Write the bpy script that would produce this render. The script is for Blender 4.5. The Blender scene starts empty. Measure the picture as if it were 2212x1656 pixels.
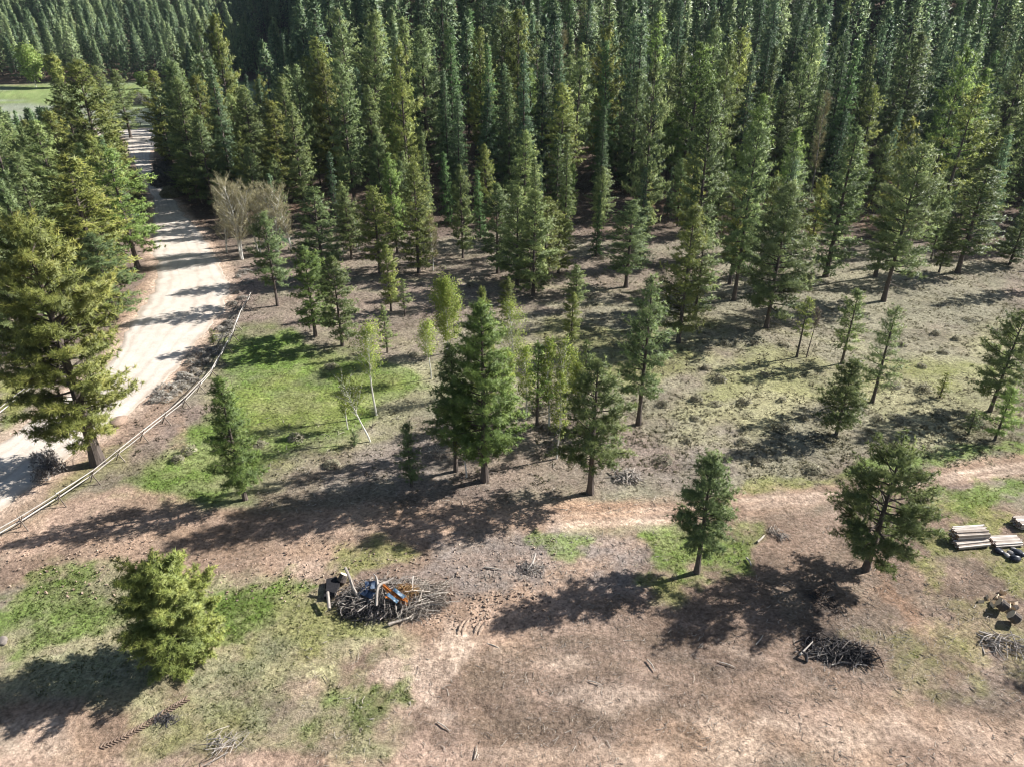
import bpy, math, random, time
T0 = time.time()
def tick(s): print("TICK %-10s %.1f" % (s, time.time()-T0), flush=True)
import numpy as np
from mathutils import Vector, Matrix

scene = bpy.context.scene
COL = scene.collection
R = math.radians
CAM_H = 34.0
PITCH = R(28.0)
FW, FH, FPX = 2212.0, 1656.0, 1534.0     # measuring frame of the photograph and its focal length in those units
CP, SP = math.cos(PITCH), math.sin(PITCH)

# ------------------------------------------------------------------ noise
_rs = np.random.RandomState(7)
_TAB = _rs.rand(256, 256)
def vnoise(x, y):
    x = np.asarray(x, float); y = np.asarray(y, float)
    xi = np.floor(x).astype(int); yi = np.floor(y).astype(int)
    fx = x - xi; fy = y - yi
    fx = fx*fx*(3-2*fx); fy = fy*fy*(3-2*fy)
    a = _TAB[xi & 255, yi & 255]; b = _TAB[(xi+1) & 255, yi & 255]
    c = _TAB[xi & 255, (yi+1) & 255]; d = _TAB[(xi+1) & 255, (yi+1) & 255]
    return (a*(1-fx)+b*fx)*(1-fy) + (c*(1-fx)+d*fx)*fy
def fbm(x, y, oct=4, seed=0.0):
    s = 0; a = 1.0; t = 0
    x = np.asarray(x, float)+seed*17.31; y = np.asarray(y, float)+seed*9.77
    for i in range(oct):
        s = s + a*vnoise(x, y); t += a
        x = x*2.03+11.7; y = y*2.03+5.3; a *= 0.52
    return s/t*2-1
def sstep(a, b, x):
    t = np.clip((x-a)/(b-a), 0, 1)
    return t*t*(3-2*t)

# ------------------------------------------------------------------ terrain
def hill_start(x):
    return 158 + 227*sstep(-25, -125, x) + 10*np.sin(x*0.03)
def terrain(x, y):
    x = np.asarray(x, float); y = np.asarray(y, float)
    y0 = hill_start(x)
    d = y - y0
    k = 18.0
    soft = k*np.log1p(np.exp(np.clip(d/k, -30, 30)))
    soft = np.where(d/k > 30, d, soft)
    z = 0.36*soft
    z = z + 4.0*fbm(x/70, y/70, 3, 3)*sstep(130, 260, y)*sstep(-10, 60, d)
    z = z + 0.35*fbm(x/22, y/22, 2, 5)*sstep(45, 90, y)*(1-sstep(-60, -30, x)*0)*0.6
    return z
def terr(x, y):
    return float(terrain(np.array([x]), np.array([y]))[0])

def ray(px, py):
    u = (px-FW/2)/FPX; v = (FH/2-py)/FPX
    return (u, CP+v*SP, -SP+v*CP)
def P(px, py, z=0.0):
    """world point where the sight line of this photo position meets the ground (or a height z above it)"""
    d = ray(px, py); t = 15.0; prev = t
    while t < 1200:
        x, y, h = d[0]*t, d[1]*t, CAM_H+d[2]*t
        if h < terr(x, y)+z: break
        prev = t; t += 2.0
    lo, hi = prev, t
    for _ in range(14):
        m = (lo+hi)/2
        if CAM_H+d[2]*m < terr(d[0]*m, d[1]*m)+z: hi = m
        else: lo = m
    m = (lo+hi)/2
    return d[0]*m, d[1]*m
def Pf(px, py):
    d = ray(px, py); t = -CAM_H/d[2]
    return d[0]*t, d[1]*t
def height_at(x, y, ty):
    """height above ground of the thing standing at x, y whose top shows on photo row ty"""
    d = ray(0, ty); t = y/d[1]
    return CAM_H + d[2]*t - terr(x, y)
def mpp(x, y, z=0.0):
    """metres per photo unit at a point"""
    return (y*CP + (CAM_H-z)*SP)/FPX
def proj(x, y, z):
    dy = y; dz = z-CAM_H
    f = dy*CP - dz*SP; up = dy*SP + dz*CP
    return FW/2 + x/f*FPX, FH/2 - up/f*FPX

# ------------------------------------------------------------------ mesh building
def link(o, parent=None):
    COL.objects.link(o)
    if parent is not None: o.parent = parent
    return o
class Geo:
    def __init__(s):
        s.v = []; s.f = []; s.a = []; s.m = []; s.n = 0; s.w = []; s.hasw = False
    def add(s, v, f, a=None, mat=0, w=None):
        v = np.asarray(v, float).reshape(-1, 3); f = np.asarray(f, int)
        if f.ndim == 2 and f.shape[1] == 4:
            f = np.vstack([f[:, [0, 1, 2]], f[:, [0, 2, 3]]])
        s.v.append(v); s.f.append(f+s.n); s.n += len(v)
        if a is None: a = np.full(len(v), 0.5)
        s.a.append(np.broadcast_to(np.asarray(a, float), (len(v),)).copy())
        s.m.append(np.full(len(f), mat, int))
        s.w.append(np.zeros((len(v), 3), np.float32) if w is None else np.asarray(w, np.float32)); s.hasw |= w is not None
    def mesh(s, name, mats, smooth=False):
        me = bpy.data.meshes.new(name)
        if s.n == 0: return me
        v = np.vstack(s.v); f = np.vstack(s.f); a = np.concatenate(s.a); m = np.concatenate(s.m)
        me.vertices.add(len(v)); me.vertices.foreach_set('co', v.astype(np.float32).ravel())
        me.loops.add(f.size); me.loops.foreach_set('vertex_index', f.ravel().astype(np.int32))
        me.polygons.add(len(f))
        me.polygons.foreach_set('loop_start', np.arange(0, f.size, 3, dtype=np.int32))
        me.polygons.foreach_set('loop_total', np.full(len(f), 3, np.int32))
        at = me.attributes.new('tint', 'FLOAT', 'POINT'); at.data.foreach_set('value', a.astype(np.float32))
        if s.hasw:
            aw = me.attributes.new('outward', 'FLOAT_VECTOR', 'POINT'); aw.data.foreach_set('vector', np.vstack(s.w).astype(np.float32).ravel())
        for mt in (mats if isinstance(mats, (list, tuple)) else [mats]): me.materials.append(mt)
        me.polygons.foreach_set('material_index', m.astype(np.int32))
        me.polygons.foreach_set('use_smooth', np.full(len(f), bool(smooth)))
        me.update(calc_edges=True)
        return me
    def obj(s, name, mats, parent=None, smooth=False):
        return link(bpy.data.objects.new(name, s.mesh(name, mats, smooth)), parent)

def frame(d):
    d = np.asarray(d, float); d = d/(np.linalg.norm(d)+1e-9)
    up = np.array([0, 0, 1.0]) if abs(d[2]) < 0.9 else np.array([1.0, 0, 0])
    a = np.cross(d, up); a /= np.linalg.norm(a); b = np.cross(d, a)
    return d, a, b
def tube(g, pts, rad, sides=6, tint=0.5, cap=True, mat=0, rng=None, rough=0.0):
    pts = np.asarray(pts, float); n = len(pts); rad = np.broadcast_to(np.asarray(rad, float), (n,))
    ang = np.linspace(0, 2*math.pi, sides, endpoint=False)
    V = []
    for i in range(n):
        d = pts[min(i+1, n-1)]-pts[max(i-1, 0)]
        _, a, b = frame(d)
        rr = rad[i]*(1 + (rng.uniform(-rough, rough, sides) if rng is not None and rough else 0))
        V.append(pts[i] + np.outer(np.cos(ang)*rr, a) + np.outer(np.sin(ang)*rr, b))
    V = np.vstack(V); F = []
    for i in range(n-1):
        for k in range(sides):
            k2 = (k+1) % sides
            F.append((i*sides+k, i*sides+k2, (i+1)*sides+k2)); F.append((i*sides+k, (i+1)*sides+k2, (i+1)*sides+k))
    if cap:
        for k in range(1, sides-1):
            F.append((0, k+1, k)); e = (n-1)*sides; F.append((e, e+k, e+k+1))
    g.add(V, F, tint, mat)
def box(g, c, size, rot=0.0, tilt=0.0, tint=0.5, mat=0, roll=0.0, jit=0.0, rng=None):
    sx, sy, sz = [s/2 for s in size]
    v = np.array([[x, y, z] for x in (-sx, sx) for y in (-sy, sy) for z in (-sz, sz)])
    if jit and rng is not None: v = v*(1+rng.uniform(-jit, jit, v.shape))
    M = (Matrix.Rotation(rot, 3, 'Z') @ Matrix.Rotation(tilt, 3, 'Y') @ Matrix.Rotation(roll, 3, 'X'))
    v = v @ np.array(M).T + np.asarray(c)
    f = [(0, 1, 3, 2), (4, 6, 7, 5), (0, 4, 5, 1), (2, 3, 7, 6), (0, 2, 6, 4), (1, 5, 7, 3)]
    g.add(v, f, tint, mat)

# ------------------------------------------------------------------ materials
def new_mat(name):
    m = bpy.data.materials.new(name); m.use_nodes = True
    nt = m.node_tree; nt.nodes.clear()
    out = nt.nodes.new('ShaderNodeOutputMaterial')
    return m, nt, out
def N(nt, t, **kw):
    n = nt.nodes.new(t)
    for k, v in kw.items():
        if k.startswith('in_'):
            n.inputs[k[3:].replace('_', ' ')].default_value = v
        else: setattr(n, k, v)
    return n
def ramp(nt, stops):
    n = nt.nodes.new('ShaderNodeValToRGB'); cr = n.color_ramp
    while len(cr.elements) < len(stops): cr.elements.new(0.5)
    for e, (p, c) in zip(cr.elements, stops):
        e.position = p; e.color = (c[0], c[1], c[2], 1)
    return n
def foliage_mat(name, stops, transl=0.22, noise=0.9, objvar=0.25, nrm=1.7):
    m, nt, out = new_mat(name); L = nt.links.new
    at = N(nt, 'ShaderNodeAttribute', attribute_name='tint')
    rp = ramp(nt, stops)
    oi = N(nt, 'ShaderNodeObjectInfo')
    tc = N(nt, 'ShaderNodeTexCoord')
    ns = N(nt, 'ShaderNodeTexNoise'); ns.inputs['Scale'].default_value = noise; ns.inputs['Detail'].default_value = 3
    L(tc.outputs['Object'], ns.inputs['Vector'])
    a1 = N(nt, 'ShaderNodeMath', operation='MULTIPLY_ADD'); a1.inputs[1].default_value = 0.7; a1.inputs[2].default_value = -0.35
    L(ns.outputs['Fac'], a1.inputs[0])
    a2 = N(nt, 'ShaderNodeMath', operation='ADD', use_clamp=True); L(at.outputs['Fac'], a2.inputs[0]); L(a1.outputs[0], a2.inputs[1])
    L(a2.outputs[0], rp.inputs['Fac'])
    mx = N(nt, 'ShaderNodeMix', data_type='RGBA', blend_type='MULTIPLY'); mx.inputs['Factor'].default_value = 1
    L(rp.outputs['Color'], mx.inputs[6]); L(oi.outputs['Color'], mx.inputs[7])
    hs = N(nt, 'ShaderNodeHueSaturation')
    v = N(nt, 'ShaderNodeMath', operation='MULTIPLY_ADD'); v.inputs[1].default_value = objvar*2; v.inputs[2].default_value = 1-objvar
    L(oi.outputs['Random'], v.inputs[0]); L(v.outputs[0], hs.inputs['Value']); L(mx.outputs[2], hs.inputs['Color'])
    di = N(nt, 'ShaderNodeBsdfPrincipled'); di.inputs['Roughness'].default_value = 0.5; di.inputs['Specular IOR Level'].default_value = 0.32
    tr = N(nt, 'ShaderNodeBsdfTranslucent'); ms = N(nt, 'ShaderNodeMixShader'); ms.inputs[0].default_value = transl
    L(hs.outputs['Color'], di.inputs['Base Color']); L(hs.outputs['Color'], tr.inputs['Color'])
    # blades lean their shading towards the outside of the crown, as real sprays of needles do
    aw = N(nt, 'ShaderNodeAttribute', attribute_name='outward'); vt = N(nt, 'ShaderNodeVectorTransform', vector_type='NORMAL', convert_from='OBJECT', convert_to='WORLD')
    gm = N(nt, 'ShaderNodeNewGeometry'); L(aw.outputs['Vector'], vt.inputs[0])
    sc = N(nt, 'ShaderNodeVectorMath', operation='SCALE'); sc.inputs['Scale'].default_value = nrm; L(vt.outputs[0], sc.inputs[0])
    ad = N(nt, 'ShaderNodeVectorMath', operation='ADD'); L(sc.outputs[0], ad.inputs[0]); L(gm.outputs['Normal'], ad.inputs[1])
    nz = N(nt, 'ShaderNodeVectorMath', operation='NORMALIZE'); L(ad.outputs[0], nz.inputs[0]); L(nz.outputs[0], di.inputs['Normal'])
    L(di.outputs[0], ms.inputs[1]); L(tr.outputs[0], ms.inputs[2]); L(ms.outputs[0], out.inputs['Surface'])
    return m
def rough_mat(name, stops, scale=6.0, rough=0.9, bump=0.3, use_tint=True, stretch=(1, 1, 1), usecolor=False):
    m, nt, out = new_mat(name); L = nt.links.new
    tc = N(nt, 'ShaderNodeTexCoord'); mp = N(nt, 'ShaderNodeMapping'); mp.inputs['Scale'].default_value = stretch
    L(tc.outputs['Object'], mp.inputs['Vector'])
    ns = N(nt, 'ShaderNodeTexNoise'); ns.inputs['Scale'].default_value = scale; ns.inputs['Detail'].default_value = 6; ns.inputs['Roughness'].default_value = 0.65
    L(mp.outputs[0], ns.inputs['Vector'])
    at = N(nt, 'ShaderNodeAttribute', attribute_name='tint')
    a = N(nt, 'ShaderNodeMath', operation='MULTIPLY_ADD'); a.inputs[1].default_value = 0.8; a.inputs[2].default_value = -0.4
    L(ns.outputs['Fac'], a.inputs[0])
    b = N(nt, 'ShaderNodeMath', operation='ADD', use_clamp=True); L(a.outputs[0], b.inputs[0])
    if use_tint: L(at.outputs['Fac'], b.inputs[1])
    else: b.inputs[1].default_value = 0.5
    rp = ramp(nt, stops); L(b.outputs[0], rp.inputs['Fac'])
    bs = N(nt, 'ShaderNodeBsdfPrincipled'); bs.inputs['Roughness'].default_value = rough; bs.inputs['Specular IOR Level'].default_value = 0.25
    L(rp.outputs['Color'], bs.inputs['Base Color'])
    if bump:
        bp = N(nt, 'ShaderNodeBump'); bp.inputs['Strength'].default_value = bump; bp.inputs['Distance'].default_value = 0.05
        L(ns.outputs['Fac'], bp.inputs['Height']); L(bp.outputs[0], bs.inputs['Normal'])
    L(bs.outputs[0], out.inputs['Surface'])
    return m

M = {}
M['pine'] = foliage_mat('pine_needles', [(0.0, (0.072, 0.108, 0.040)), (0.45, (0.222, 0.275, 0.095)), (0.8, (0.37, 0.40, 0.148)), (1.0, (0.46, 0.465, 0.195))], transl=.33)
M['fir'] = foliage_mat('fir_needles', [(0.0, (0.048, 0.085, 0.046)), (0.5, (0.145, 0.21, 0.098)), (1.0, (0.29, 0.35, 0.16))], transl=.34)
M['aspen'] = foliage_mat('aspen_leaves', [(0.0, (0.16, 0.24, 0.035)), (0.5, (0.31, 0.39, 0.07)), (1.0, (0.46, 0.49, 0.13))], transl=0.45)
M['twig'] = rough_mat('bare_twigs', [(0.0, (0.17, 0.145, 0.09)), (0.5, (0.33, 0.295, 0.17)), (1.0, (0.48, 0.44, 0.26))], bump=0)
M['paletwig'] = rough_mat('pale_bark', [(0.0, (0.20, 0.18, 0.15)), (0.45, (0.55, 0.52, 0.46)), (1.0, (0.74, 0.72, 0.66))], scale=5)
M['bark'] = rough_mat('pine_bark', [(0.0, (0.035, 0.029, 0.026)), (0.5, (0.125, 0.100, 0.085)), (1.0, (0.27, 0.22, 0.19))], scale=7, bump=0.8, stretch=(1, 1, 0.25))
M['sage'] = foliage_mat('sagebrush_leaves', [(0.0, (0.20, 0.19, 0.14)), (0.5, (0.43, 0.40, 0.30)), (1.0, (0.60, 0.57, 0.45))], transl=0.3)
M['brush'] = foliage_mat('low_brush_leaves', [(0.0, (0.17, 0.16, 0.09)), (0.5, (0.38, 0.35, 0.21)), (1.0, (0.58, 0.53, 0.37))], transl=0.3)
M['grassblade'] = foliage_mat('grass_blades', [(0.0, (0.15, 0.20, 0.035)), (0.5, (0.27, 0.33, 0.07)), (1.0, (0.42, 0.42, 0.16))], transl=0.3)
M['wood'] = rough_mat('weathered_wood', [(0.0, (0.05, 0.04, 0.034)), (0.45, (0.22, 0.18, 0.145)), (1.0, (0.52, 0.46, 0.39))], scale=5)
M['greywood'] = rough_mat('grey_dead_wood', [(0.0, (0.09, 0.078, 0.07)), (0.5, (0.25, 0.215, 0.185)), (1.0, (0.45, 0.40, 0.35))], scale=5)
M['rail'] = rough_mat('fence_rail_wood', [(0.0, (0.20, 0.175, 0.15)), (0.5, (0.42, 0.385, 0.345)), (1.0, (0.60, 0.57, 0.52))], scale=3)
M['lumber'] = rough_mat('sawn_lumber', [(0.0, (0.24, 0.18, 0.14)), (0.5, (0.50, 0.43, 0.37)), (1.0, (0.70, 0.64, 0.58))], scale=3)
M['lumberend'] = rough_mat('lumber_end_grain', [(0.0, (0.06, 0.035, 0.022)), (0.5, (0.20, 0.11, 0.065)), (1.0, (0.34, 0.21, 0.13))], scale=9)
M['char'] = rough_mat('charred_wood', [(0.0, (0.008, 0.008, 0.01)), (0.5, (0.028, 0.026, 0.028)), (1.0, (0.12, 0.11, 0.11))], scale=5)
M['cut'] = rough_mat('fresh_cut_wood', [(0.0, (0.40, 0.28, 0.17)), (0.5, (0.66, 0.52, 0.37)), (1.0, (0.80, 0.68, 0.53))], scale=4)
M['orange'] = rough_mat('orange_rusty_metal', [(0.0, (0.16, 0.045, 0.015)), (0.5, (0.55, 0.16, 0.03)), (1.0, (0.75, 0.27, 0.06))], scale=6, rough=0.6)
M['blue'] = rough_mat('blue_plastic_sheet', [(0.0, (0.04, 0.08, 0.13)), (0.5, (0.12, 0.20, 0.28)), (1.0, (0.55, 0.62, 0.68))], scale=7, rough=0.4, bump=0.5)
M['navy'] = rough_mat('dark_blue_tarp', [(0.0, (0.012, 0.02, 0.045)), (0.5, (0.035, 0.055, 0.10)), (1.0, (0.13, 0.17, 0.23))], scale=2, rough=0.45)
M['needlered'] = rough_mat('dead_rusty_needles', [(0.0, (0.09, 0.04, 0.018)), (0.5, (0.27, 0.15, 0.065)), (1.0, (0.42, 0.28, 0.13))], scale=3, bump=0)
M['darkbag'] = rough_mat('dark_plastic', [(0.0, (0.01, 0.011, 0.015)), (0.5, (0.03, 0.033, 0.045)), (1.0, (0.10, 0.11, 0.13))], scale=2, rough=0.35)
M['stone'] = rough_mat('grey_stone', [(0.0, (0.13, 0.12, 0.12)), (0.5, (0.32, 0.30, 0.29)), (1.0, (0.55, 0.52, 0.50))], scale=4)
M['soil'] = rough_mat('turned_soil', [(0.0, (0.15, 0.10, 0.075)), (0.5, (0.32, 0.235, 0.175)), (1.0, (0.46, 0.35, 0.27))], scale=6, bump=0.6)

def tag(o, label=None, cat=None, group=None, kind=None):
    if label:
        o['label'] = label
        if len(label.split()) > 16: print('LONG', label)
    if cat: o['category'] = cat
    if group: o['group'] = group
    if kind: o['kind'] = kind
    return o
def root(name, x, y, rz=0.0, label=None, cat=None, group=None, dz=0.0):
    o = bpy.data.objects.new(name, None); o.empty_display_size = 0.3
    link(o); o.location = (x, y, terr(x, y)+dz); o.rotation_euler = (0, 0, rz)
    return tag(o, label, cat, group)
# ------------------------------------------------------------------ ground
def PP(pts): return np.array([P(*p) for p in pts])
def sdist(px, py, poly):
    """signed distance (m), positive inside"""
    d2 = np.full(px.shape, 1e12); inside = np.zeros(px.shape, bool); n = len(poly)
    for i in range(n):
        ax, ay = poly[i]; bx, by = poly[(i+1) % n]
        ex, ey = bx-ax, by-ay; wx, wy = px-ax, py-ay
        t = np.clip((wx*ex+wy*ey)/(ex*ex+ey*ey+1e-12), 0, 1)
        d2 = np.minimum(d2, (wx-ex*t)**2+(wy-ey*t)**2)
        c = ((ay <= py) & (by > py)) | ((by <= py) & (ay > py))
        xi = ax + (py-ay)/(by-ay+1e-12)*ex
        inside ^= c & (px < xi)
    d = np.sqrt(d2)
    return np.where(inside, d, -d)
def linedist(px, py, line):
    d2 = np.full(px.shape, 1e12)
    for i in range(len(line)-1):
        ax, ay = line[i]; bx, by = line[i+1]
        ex, ey = bx-ax, by-ay; wx, wy = px-ax, py-ay
        t = np.clip((wx*ex+wy*ey)/(ex*ex+ey*ey+1e-12), 0, 1)
        d2 = np.minimum(d2, (wx-ex*t)**2+(wy-ey*t)**2)
    return np.sqrt(d2)

C = dict(tan=(.375, .262, .188), pink=(.425, .305, .238), pale=(.56, .435, .345), brown=(.215, .152, .114), red=(.30, .19, .13),
         litter=(.215, .165, .138), green=(.135, .225, .036), deep=(.10, .175, .028), olive=(.235, .25, .075), dry=(.33, .315, .18),
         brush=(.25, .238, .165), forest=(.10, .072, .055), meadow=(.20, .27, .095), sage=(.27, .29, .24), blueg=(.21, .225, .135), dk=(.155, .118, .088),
         char=(.035, .03, .03), road=(.60, .53, .445), greyp=(.26, .22, .20), hill=(.13, .10, .07))
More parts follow.
